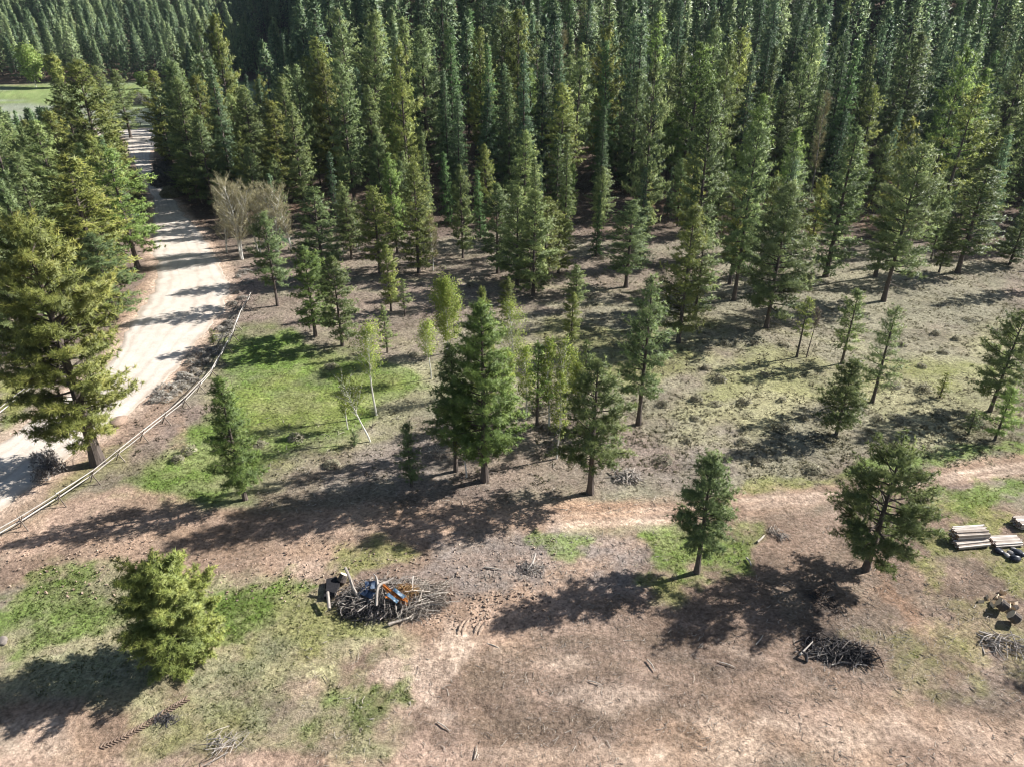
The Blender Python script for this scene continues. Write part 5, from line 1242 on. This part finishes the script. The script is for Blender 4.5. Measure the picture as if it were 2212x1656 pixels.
def split_wedge(px, py, s, rz, label, seed, up=0.0):
    x, y = P(px, py); o = root('split_log', x, y, rz, label, 'split log', dz=up); rg = np.random.RandomState(seed); g = Geo(); L = s*rg.uniform(.8, 1.2)
    v = np.array([(-L/2, 0, 0), (-L/2, s*.5, s*.12), (-L/2, s*.2, s*.6), (L/2, 0, 0), (L/2, s*.5, s*.12), (L/2, s*.2, s*.6)])*(1+rg.uniform(-.1, .1, (6, 3)))
    g.add(v, [(0, 1, 2), (3, 5, 4)], rg.uniform(.5, 1)); g.add(v, [(0, 2, 5), (0, 5, 3), (1, 4, 5), (1, 5, 2)], rg.uniform(.3, .9)); g.obj('cut_face', M['cut'], o)
    gb = Geo(); gb.add(v+np.array([0, 0, -.004]), [(0, 3, 4), (0, 4, 1)], .4); gb.obj('bark', M['bark'], o)
    return o
round_log(2160, 1316, .34, .52, 2.5, .5, 'larger pale-topped log block in the firewood heap', 1)
round_log(2186, 1342, .34, .50, 2.6, .55, 'pale-topped log block nearest the bottom of the firewood heap', 2)
round_log(2191, 1316, .16, .30, .4, .2, 'small pale log round right of the two big blocks', 3)
fw = [(2120, 1302, 'lone reddish split log left of the firewood heap'), (2136, 1292, 'leftmost split log of the firewood heap'), (2144, 1300, 'split log below the leftmost one in the firewood heap'), (2150, 1288, 'top split log of the firewood heap'),
      (2158, 1294, 'dark split log near the top of the firewood heap'), (2166, 1292, 'long split log at the upper right of the firewood heap'), (2146, 1308, 'yellow-faced split log just above the larger block'), (2182, 1300, 'split log lying right of the firewood heap'), (2176, 1308, 'split log between the two big blocks'), (2165, 1283, 'farthest split log behind the firewood heap'), (2196, 1306, 'last split log at the right end of the firewood heap')]
for i, (px, py, lab) in enumerate(fw): split_wedge(px, py, .36, i*1.3, lab, 20+i)
# dark sacks and stones right of the stacks
def stone(px, py, s, label, mat, seed, name='stone', cat='stone', sq=.6):
    x, y = P(px, py); rg = np.random.RandomState(seed); me = bpy.data.meshes.new(name)
    import bmesh
    bm = bmesh.new(); bmesh.ops.create_icosphere(bm, subdivisions=3, radius=1)
    for v in bm.verts:
        k = 1+.35*float(fbm(v.co.x*1.1+seed, v.co.y*1.1+v.co.z*1.3, 3, seed))
        v.co = Vector((v.co.x*s*k*1.2, v.co.y*s*k*.85, v.co.z*s*k*sq))
    for f in bm.faces: f.smooth = True
    bm.to_mesh(me); bm.free(); at = me.attributes.new('tint', 'FLOAT', 'POINT'); at.data.foreach_set('value', np.full(len(me.vertices), rg.uniform(.35, .7), np.float32))
    me.materials.append(mat); o = link(bpy.data.objects.new(name, me)); o.location = (x, y, terr(x, y)+s*sq*.55); o.rotation_euler = (0, 0, rg.uniform(0, 3)); return tag(o, label, cat)
stone(2158, 1192, .30, 'dark stuffed sack, leftmost, below the flat board stack', M['darkbag'], 1, 'sack', 'sack')
stone(2192, 1208, .34, 'black shiny sack in front of the pale stones', M['darkbag'], 2, 'sack', 'sack')
stone(2199, 1196, .34, 'grey-brown sack behind the black one', M['darkbag'], 3, 'sack', 'sack')
stone(2175, 1200, .22, 'pale flat stone left of the black sack', M['stone'], 4)
stone(2183, 1194, .20, 'pale stone in the middle beside the sacks', M['stone'], 5)
stone(2190, 1188, .19, 'pale stone at the back beside the sacks', M['stone'], 6)
stone(6, 1386, .33, 'broken grey stump piece at the left edge of the photo', M['greywood'], 7, 'stump', 'stump')
stone(1351, 2000, .1, '', M['stone'], 8) if False else None
stone(258, 912, .75, 'low pale mound of dirt by the road, behind the biggest pine', M['soil'], 9, sq=.4)  # a mound of dirt, only shaped with the stone builder

# ------------------------------------------------------------------ brush pile, burn pile, branch heaps
def branch_mass(g, rg, cx, cy, rx, ry, hz, n, L, r, tint=(0, 1), radial=.6):
    for i in range(n):
        a = rg.uniform(0, 6.28); q = math.sqrt(rg.rand()); x, y = cx+math.cos(a)*rx*q, cy+math.sin(a)*ry*q
        top = hz*max(0, 1-q**2)*rg.uniform(.25, 1)+.05; ll = rg.uniform(*L); rr = rg.uniform(*r)
        az = a+rg.normal(0, .6) if rg.rand() < radial else rg.uniform(0, 6.28)
        d = np.array([math.cos(az), math.sin(az), rg.uniform(-.28, .18)])*ll/2; c = np.array([x, y, top+rr])
        b = rg.normal(0, .14*ll, 3)
        p = [c-d, c-d*.3+b*.6, c+d*.4+b, c+d+b*.2]; p = [np.array([u[0], u[1], max(u[2], .02)]) for u in p]
        tube(g, p, [rr, rr*.9, rr*.7, rr*.35], 4 if rr < .03 else 6, rg.uniform(*tint))
bpx, bpy_ = P(838, 1300); bo = root('brush_pile', bpx, bpy_, 0, 'large heap of grey dead branches and roots left of the four ruts', 'brush pile')
rg = np.random.RandomState(31); g = Geo()
branch_mass(g, rg, -.3, .3, 2.9, 1.5, .8, 700, (.5, 1.9), (.012, .035))
tag(g.obj('dead_branches', M['greywood'], bo), kind='stuff')
g = Geo(); branch_mass(g, rg, 1.7, .1, 2.0, 1.5, .7, 900, (.5, 2.0), (.012, .030)); tag(g.obj('brown_branches', M['wood'], bo), kind='stuff')
g = Geo(); branch_mass(g, rg, -.9, -.8, 2.1, 1.0, .5, 260, (.4, 1.6), (.012, .035), (0, .55)); tag(g.obj('dark_branches', M['char'], bo), kind='stuff')
g = Geo(); branch_mass(g, rg, 1.1, .2, 1.3, .9, 1.15, 1300, (.25, .8), (.012, .024)); tag(g.obj('rusty_boughs', M['needlered'], bo), kind='stuff')
def big_log(pts, rads, label, mat, name='log', base=(0, 0), tint=.7, sides=8, cat='log', seed=1):
    x, y = base; o = root(name, x, y, 0, label, cat); g = Geo(); rg_ = np.random.RandomState(seed)
    pts = smooth_line(np.array(pts, float), 4); rads = np.interp(np.linspace(0, 1, len(pts)), np.linspace(0, 1, len(rads)), rads)
    tube(g, pts, rads, sides, tint, rng=rg_, rough=.10); g.obj('wood', mat, o)
    return o
B0 = (bpx, bpy_)
big_log([(-2.9, 1.5, 1.6), (-2.55, 1.0, 1.2), (-2.1, .2, .75), (-1.5, -.3, .4)], [.10, .09, .11, .09], 'thick pale bent log at the upper left of the brush pile', M['greywood'], base=B0, tint=.6)
o = big_log([(.35, .9, 1.25), (-.1, .55, 1.2), (-.55, .1, 1.25), (-.55, -.9, .6)], [.05, .08, .10, .08], 'forked pale log on top of the brush pile', M['greywood'], base=B0, tint=.65, seed=2)
g = Geo(); tube(g, smooth_line(np.array([(-.55, .1, 1.2), (-.75, .8, 1.35), (-1.0, 1.1, 1.4)]), 3), [.09, .08, .07, .06, .05, .04, .035][:7], 7, .9, rng=rg, rough=.1); g.obj('fork', M['greywood'], o)
big_log([(-3.9, .3, .6), (-3.75, -.2, .5), (-3.55, -.9, .35)], [.10, .11, .10], 'grey root arm on the dark plate at the left end of the brush pile', M['greywood'], base=B0, tint=.7, seed=3)
big_log([(.35, -2.0, .15), (.95, -1.75, .18), (1.9, -1.3, .15)], [.10, .08, .05], 'split pole sticking out of the front of the brush pile', M['wood'], base=B0, tint=.8, seed=4)
big_log([(1.0, -1.1, .4), (2.0, -.75, .5), (3.0, -.4, .5)], [.05, .045, .03], 'long light pole across the right front of the brush pile', M['wood'], base=B0, tint=.9, seed=5)
big_log([(2.3, .0, .5), (3.2, .3, .5), (3.9, .5, .35)], [.04, .035, .02], 'thin light pole pointing right out of the brush pile', M['wood'], base=B0, tint=.95, seed=6)
big_log([(1.5, 1.4, .9), (1.55, .8, 1.0), (1.6, .2, .85)], [.05, .05, .04], 'grey upright pole at the back right of the brush pile', M['greywood'], base=B0, tint=.9, seed=7)
# end-cut block and dark plate at the left of the pile
x1, y1 = P(742, 1252); round_log(742, 1256, .30, .5, .9, .9, 'pale-faced log block at the left end of the brush pile', 8)
g = Geo(); rgp = np.random.RandomState(4); pl = np.array([(-.9, .5), (-.3, .7), (.1, .3), (0, -.4), (-.1, -1.0), (-.7, -1.1), (-.75, -.3)])
v = np.vstack([np.column_stack([pl, np.full(7, .30)]), np.column_stack([pl, np.full(7, .05)])]); f = [(0, i, i+1) for i in range(1, 6)]+[(7, 7+i+1, 7+i) for i in range(1, 6)]
for i in range(7): j = (i+1) % 7; f += [(i, 7+i, 7+j), (i, 7+j, j)]
g.add(v, f, .3); o = g.obj('root_plate', M['char']); xr, yr = P(732, 1268); o.location = (xr, yr, 0); tag(o, 'dark root plate under the left end of the brush pile', 'root plate')
# blue sheets and orange metal
def sheet(px, py, lx, ly, rz, tilt, up, mat, name, label, cat, seed, roll=0.0):
    x, y = P(px, py, up); rg_ = np.random.RandomState(seed); nx, ny = 14, 8; g = Geo()
    X, Y = np.meshgrid(np.linspace(-lx/2, lx/2, nx), np.linspace(-ly/2, ly/2, ny)); Z = .05*fbm(X*4+seed, Y*4, 3, seed)
    top = np.column_stack([X.ravel(), Y.ravel(), Z.ravel()]); i = np.arange(ny-1)[:, None]*nx+np.arange(nx-1)[None]
    F = np.stack([i, i+1, i+nx+1, i+nx], -1).reshape(-1, 4); tt = .5+.9*fbm(X.ravel()*5, Y.ravel()*5, 3, seed+2)
    g.add(top, F, np.clip(tt, 0, 1)); g.add(top-np.array([0, 0, .02]), F[:, ::-1], .4)
    o = g.obj(name, mat); o.location = (x, y, up); o.rotation_euler = (roll, tilt, rz); return tag(o, label, cat)
sheet(848, 1290, .9, .22, -.62, .25, 1.02, M['blue'], 'plastic_sheet', 'blue and white crumpled sheet lying nearer on the brush pile', 'plastic sheet', 1, .35)
sheet(862, 1280, .9, .22, -.62, .25, 1.12, M['blue'], 'plastic_sheet', 'blue and white crumpled sheet lying behind the other one', 'plastic sheet', 2, .35)
sheet(793, 1280, 1.0, .45, -.45, .1, .85, M['navy'], 'tarp', 'crumpled grey-blue tarp in the middle of the brush pile', 'tarp', 3, .5)
sheet(802, 1262, .8, .5, .2, .1, 1.0, M['navy'], 'tarp', 'dark blue tarp scrap behind the forked log', 'tarp', 4, .6)
for i, (px, py, L, rz, up, lab) in enumerate([(846, 1278, 1.7, -.65, 1.0, 'long orange bar between the two blue sheets'), (856, 1298, 1.5, -.25, .62, 'lowest bright orange bar at the front of the brush pile'), (862, 1292, 1.2, -.35, .74, 'second bright orange bar, just above the lowest one'), (835, 1275, .8, -.8, .98, 'short orange bar left of the blue sheets'), (868, 1288, 1.0, -.7, .86, 'rusty bar at the right end of the blue sheets')]):
    x, y = P(px, py, up); g = Geo(); box(g, (0, 0, 0), (L, .09, .05), tint=.55+.1*i, jit=.05, rng=np.random.RandomState(i)); box(g, (0, .05, .03), (L*.96, .02, .05), tint=.4)
    o = g.obj('metal_bar', M['orange']); o.location = (x, y, up+.05); o.rotation_euler = (.1, .22, rz); tag(o, lab, 'metal bar')

# burn pile
bx, by = P(1795, 1405); o = root('burn_pile', bx, by, 0, 'low black heap of charred branches below the wide spreading pine', 'burn pile'); rg = np.random.RandomState(41)
g = Geo(); branch_mass(g, rg, -.4, .1, 1.7, .9, .14, 120, (.3, 1.3), (.012, .035), (0, .9), .3); branch_mass(g, rg, 1.1, -.45, 1.2, .65, .30, 230, (.5, 1.6), (.012, .03), (0, .9), .2); tag(g.obj('charred_branches', M['char'], o), kind='stuff')
g = Geo(); branch_mass(g, rg, .2, -.2, 2.1, 1.1, .22, 80, (.5, 1.5), (.012, .028)); tag(g.obj('grey_branches', M['greywood'], o), kind='stuff')
g = Geo()
for i in range(260):
    a = rg.uniform(0, 6.28); q = math.sqrt(rg.rand()); s = rg.uniform(.04, .12); box(g, (math.cos(a)*q*2.0, math.sin(a)*q*1.0, .06+.12*(1-q)), (s, s, s*.7), rg.uniform(0, 3), rg.uniform(-.5, .5), rg.uniform(0, .9), jit=.3, rng=rg)
tag(g.obj('ash_lumps', M['char'], o), kind='stuff')
BB = (bx, by)
big_log([(-2.1, -.5, .2), (-1.6, -.1, .3), (-1.0, .4, .35)], [.06, .05, .03], 'pale branch leaning at the left end of the burn pile', M['greywood'], base=BB, tint=.95, seed=11, name='branch', cat='branch')
big_log([(-1.8, -.9, .12), (-1.75, -.55, .35), (-1.95, -.4, .4)], [.09, .08, .06], 'short burnt stub below the pale leaning branch', M['char'], base=BB, tint=.6, seed=12, name='branch', cat='branch')
big_log([(-.4, -1.1, .1), (.3, -.95, .14), (1.0, -1.05, .12), (1.7, -1.15, .1)], [.035, .035, .03, .02], 'long pale branch along the front of the burn pile', M['greywood'], base=BB, tint=.95, seed=13, name='branch', cat='branch')
bx2, by2 = P(1778, 1292); o = root('burn_pile', bx2, by2, 0, 'small charred scatter in the shade of the wide spreading pine', 'burn pile'); g = Geo(); branch_mass(g, rg, 0, 0, .9, .8, .15, 60, (.2, .8), (.012, .03), (0, .8)); g.obj('charred_branches', M['char'], o)

def heap(px, py, rx, ry, h, n, L, r, mat, label, seed, name='branch_heap'):
    x, y = P(px, py); o = root(name, x, y, 0, label, 'branch heap'); rg_ = np.random.RandomState(seed); g = Geo(); branch_mass(g, rg_, 0, 0, rx, ry, h, n, L, r, (.4, 1)); tag(g.obj('dead_branches', mat, o), kind='stuff'); return o
heap(1358, 1030, 1.0, .8, .35, 60, (.8, 2.0), (.025, .055), M['greywood'], 'pale dead boughs lying beyond the track, right of the broad pine', 51)
heap(1150, 1228, .9, .6, .25, 90, (.3, 1.0), (.012, .03), M['greywood'], 'small heap of grey sticks right of the brush pile', 52)
heap(2165, 1392, 1.3, .9, .15, 70, (.6, 1.6), (.018, .040), M['greywood'], 'loose grey branches below the firewood heap', 53)
heap(1690, 1160, .6, .4, .15, 40, (.3, .9), (.012, .03), M['greywood'], 'sticks lying between the compact pine and the wide pine', 54)
heap(1672, 1150, .5, .5, .15, 30, (.3, .9), (.012, .03), M['wood'], 'few dark sticks right of the compact pine', 55)
heap(480, 1612, 1.1, .6, .25, 26, (.8, 1.7), (.015, .03), M['greywood'], 'bare curved branches on the grass at the bottom left', 56)
heap(360, 1555, .7, .3, .12, 70, (.3, .8), (.01, .02), M['char'], 'dark twig scrap above the tyre track at lower left', 57)
heap(1210, 895, 1.2, .7, .5, 60, (.8, 2.0), (.012, .03), M['greywood'], 'tangle of bare brush at the foot of the aspen thicket', 58)
heap(940, 980, 1.2, .8, .3, 50, (.6, 1.6), (.015, .035), M['wood'], 'dead sticks behind the small narrow dark pine', 59)
heap(960, 1265, .7, .5, .12, 40, (.3, .8), (.01, .02), M['wood'], 'thin scatter of twigs just right of the brush pile', 60)
x, y = P(1150, 1225); big_log([(-.3, -.3, .15), (0, .1, .3), (.25, .9, .5)], [.10, .08, .05], 'forked grey root stub pointing up, right of the brush pile', M['greywood'], name='root_stub', base=(x, y), tint=.9, seed=14, cat='root stub')
for i, (ax, ay, bx_, by_, r, mt, lab) in enumerate([(2113, 1365, 2212, 1398, .06, 'greywood', 'long weathered pole below the firewood heap, running to the right edge'), (2112, 1372, 2150, 1388, .05, 'greywood', 'short pole beside the long weathered one'), (1046, 1226, 1085, 1232, .05, 'wood', 'thin log lying between brush pile and root stub'),
        (1636, 1172, 1650, 1158, .08, 'wood', 'short pale log right of the compact pine'), (1612, 1206, 1622, 1222, .07, 'wood', 'short log in front of the compact pine'), (1632, 1393, 1648, 1372, .04, 'wood', 'pale stick left of the burn pile'), (1552, 1430, 1588, 1442, .035, 'wood', 'pale stick on the bare ground left of the burn pile'),
        (1398, 1425, 1415, 1450, .04, 'wood', 'thin stick in the middle of the bare foreground'), (1052, 1390, 1078, 1400, .03, 'wood', 'small dark stick under the four ruts'), (1270, 1470, 1300, 1480, .03, 'wood', 'small stick on the bare foreground, centre'), (1025, 1640, 1030, 1610, .03, 'wood', 'small stick near the bottom edge, left of centre'), (945, 1560, 972, 1580, .035, 'wood', 'dark stick right of the lower grass patch')]):
    (x0, y0), (x1, y1) = P(ax, ay), P(bx_, by_)
    big_log([(0, 0, r+.03), ((x1-x0)/2+.05, (y1-y0)/2, r+.06), (x1-x0, y1-y0, r+.02)], [r, r*.9, r*.6], lab, M[mt], base=(x0, y0), tint=.85, seed=60+i, name='fallen_branch', cat='fallen branch')

# ------------------------------------------------------------------ tyre marks
g = Geo(); rg = np.random.RandomState(71)
ln = smooth_line(PP([(222, 1612), (270, 1590), (320, 1562), (370, 1530), (410, 1506)]), 16); d_ = np.concatenate([[0], np.cumsum(np.linalg.norm(np.diff(ln, axis=0), axis=1))]); n = int(d_[-1]/.16)
for i in range(n):
    s = i*.16; p = np.array([np.interp(s, d_, ln[:, 0]), np.interp(s, d_, ln[:, 1])]); q = np.array([np.interp(s+.1, d_, ln[:, 0]), np.interp(s+.1, d_, ln[:, 1])])-p; a = math.atan2(q[1], q[0])
    for sg in (-1, 1):
        c = p+np.array([-math.sin(a), math.cos(a)])*.11*sg
        box(g, (c[0], c[1], terr(*c)+.045), (.26, .05, .05), a+sg*.75, 0, rg.uniform(.1, .5), jit=.2, rng=rg)
tag(g.obj('tyre_track', M['soil']), 'herringbone tractor tyre track pressed in the soil at lower left', 'tyre track')
for i, (pts, lab) in enumerate([([(988, 1372), (993, 1358), (1003, 1340)], 'first short rut from the left'), ([(998, 1374), (1002, 1358), (1013, 1338)], 'second short rut from the left'), ([(1022, 1374), (1030, 1360), (1038, 1342)], 'third short rut from the left'), ([(1033, 1374), (1038, 1360), (1048, 1344)], 'rightmost short rut')]):
    L_ = smooth_line(PP(pts), 6); x, y = L_[0]; o = bpy.data.objects.new('rut_ridge', None); g = Geo()
    p3 = np.column_stack([L_-L_[0], np.full(len(L_), .03)]); nr = len(p3); rad = .11*np.sin(np.linspace(.25, math.pi-.25, nr))+.02
    tube(g, p3, rad, 8, .5, rng=rg, rough=.25); ob = g.obj('rut_ridge', M['soil']); bpy.data.objects.remove(o); ob.location = (x, y, terr(x, y)); tag(ob, lab+' of four raised soil ruts right of the brush pile', 'soil rut')
tick("end")
# ------------------------------------------------------------------ light, sky, camera
SUN_EL = R(33); sdx, sdy = .94, .34
sd = Vector((sdx*math.cos(SUN_EL), sdy*math.cos(SUN_EL), math.sin(SUN_EL))).normalized()
w = bpy.data.worlds.new('World'); scene.world = w; w.use_nodes = True; nt = w.node_tree; nt.nodes.clear()
sky = nt.nodes.new('ShaderNodeTexSky'); sky.sky_type = 'NISHITA'; sky.sun_disc = False; sky.sun_elevation = SUN_EL; sky.sun_rotation = math.atan2(sdx, sdy)
bg = nt.nodes.new('ShaderNodeBackground'); bg.inputs['Strength'].default_value = 0.05; wo = nt.nodes.new('ShaderNodeOutputWorld')
nt.links.new(sky.outputs[0], bg.inputs[0]); nt.links.new(bg.outputs[0], wo.inputs[0])
sl = bpy.data.lights.new('sun', 'SUN'); sl.energy = 5.0; sl.angle = R(.5); sl.color = (1.0, .98, .945)
so = link(bpy.data.objects.new('sun', sl)); so.rotation_euler = sd.to_track_quat('Z', 'Y').to_euler(); so.location = (60, 20, 80)
# thin valley air
hm, hnt, hout = new_mat('haze_air'); pv = hnt.nodes.new('ShaderNodeVolumePrincipled'); pv.inputs['Color'].default_value = (.72, .84, 1, 1); pv.inputs['Density'].default_value = .00005; pv.inputs['Anisotropy'].default_value = .2
hnt.links.new(pv.outputs[0], hout.inputs['Volume'])
g = Geo(); box(g, (0, 350, 48), (1700, 1500, 100)); hz_ = g.obj('haze', hm); tag(hz_, kind='stuff'); hz_.hide_select = True
cam = bpy.data.cameras.new('camera'); cam.sensor_width = 36; cam.sensor_fit = 'HORIZONTAL'; cam.lens = 36*FPX/FW; cam.clip_start = .5; cam.clip_end = 4000
co = link(bpy.data.objects.new('camera', cam)); co.location = (0, 0, CAM_H); co.rotation_euler = (math.pi/2-PITCH, 0, 0); scene.camera = co
scene.view_settings.view_transform = 'Standard'; scene.view_settings.look = 'None'; scene.view_settings.exposure = 1.05; scene.view_settings.gamma = 1
scene.cycles.pixel_filter_type = 'BLACKMAN_HARRIS'; scene.cycles.filter_width = 1.1; scene.cycles.max_bounces = 5; scene.cycles.diffuse_bounces = 3; scene.cycles.transmission_bounces = 3; scene.cycles.volume_bounces = 0
bpy.context.view_layer.update()
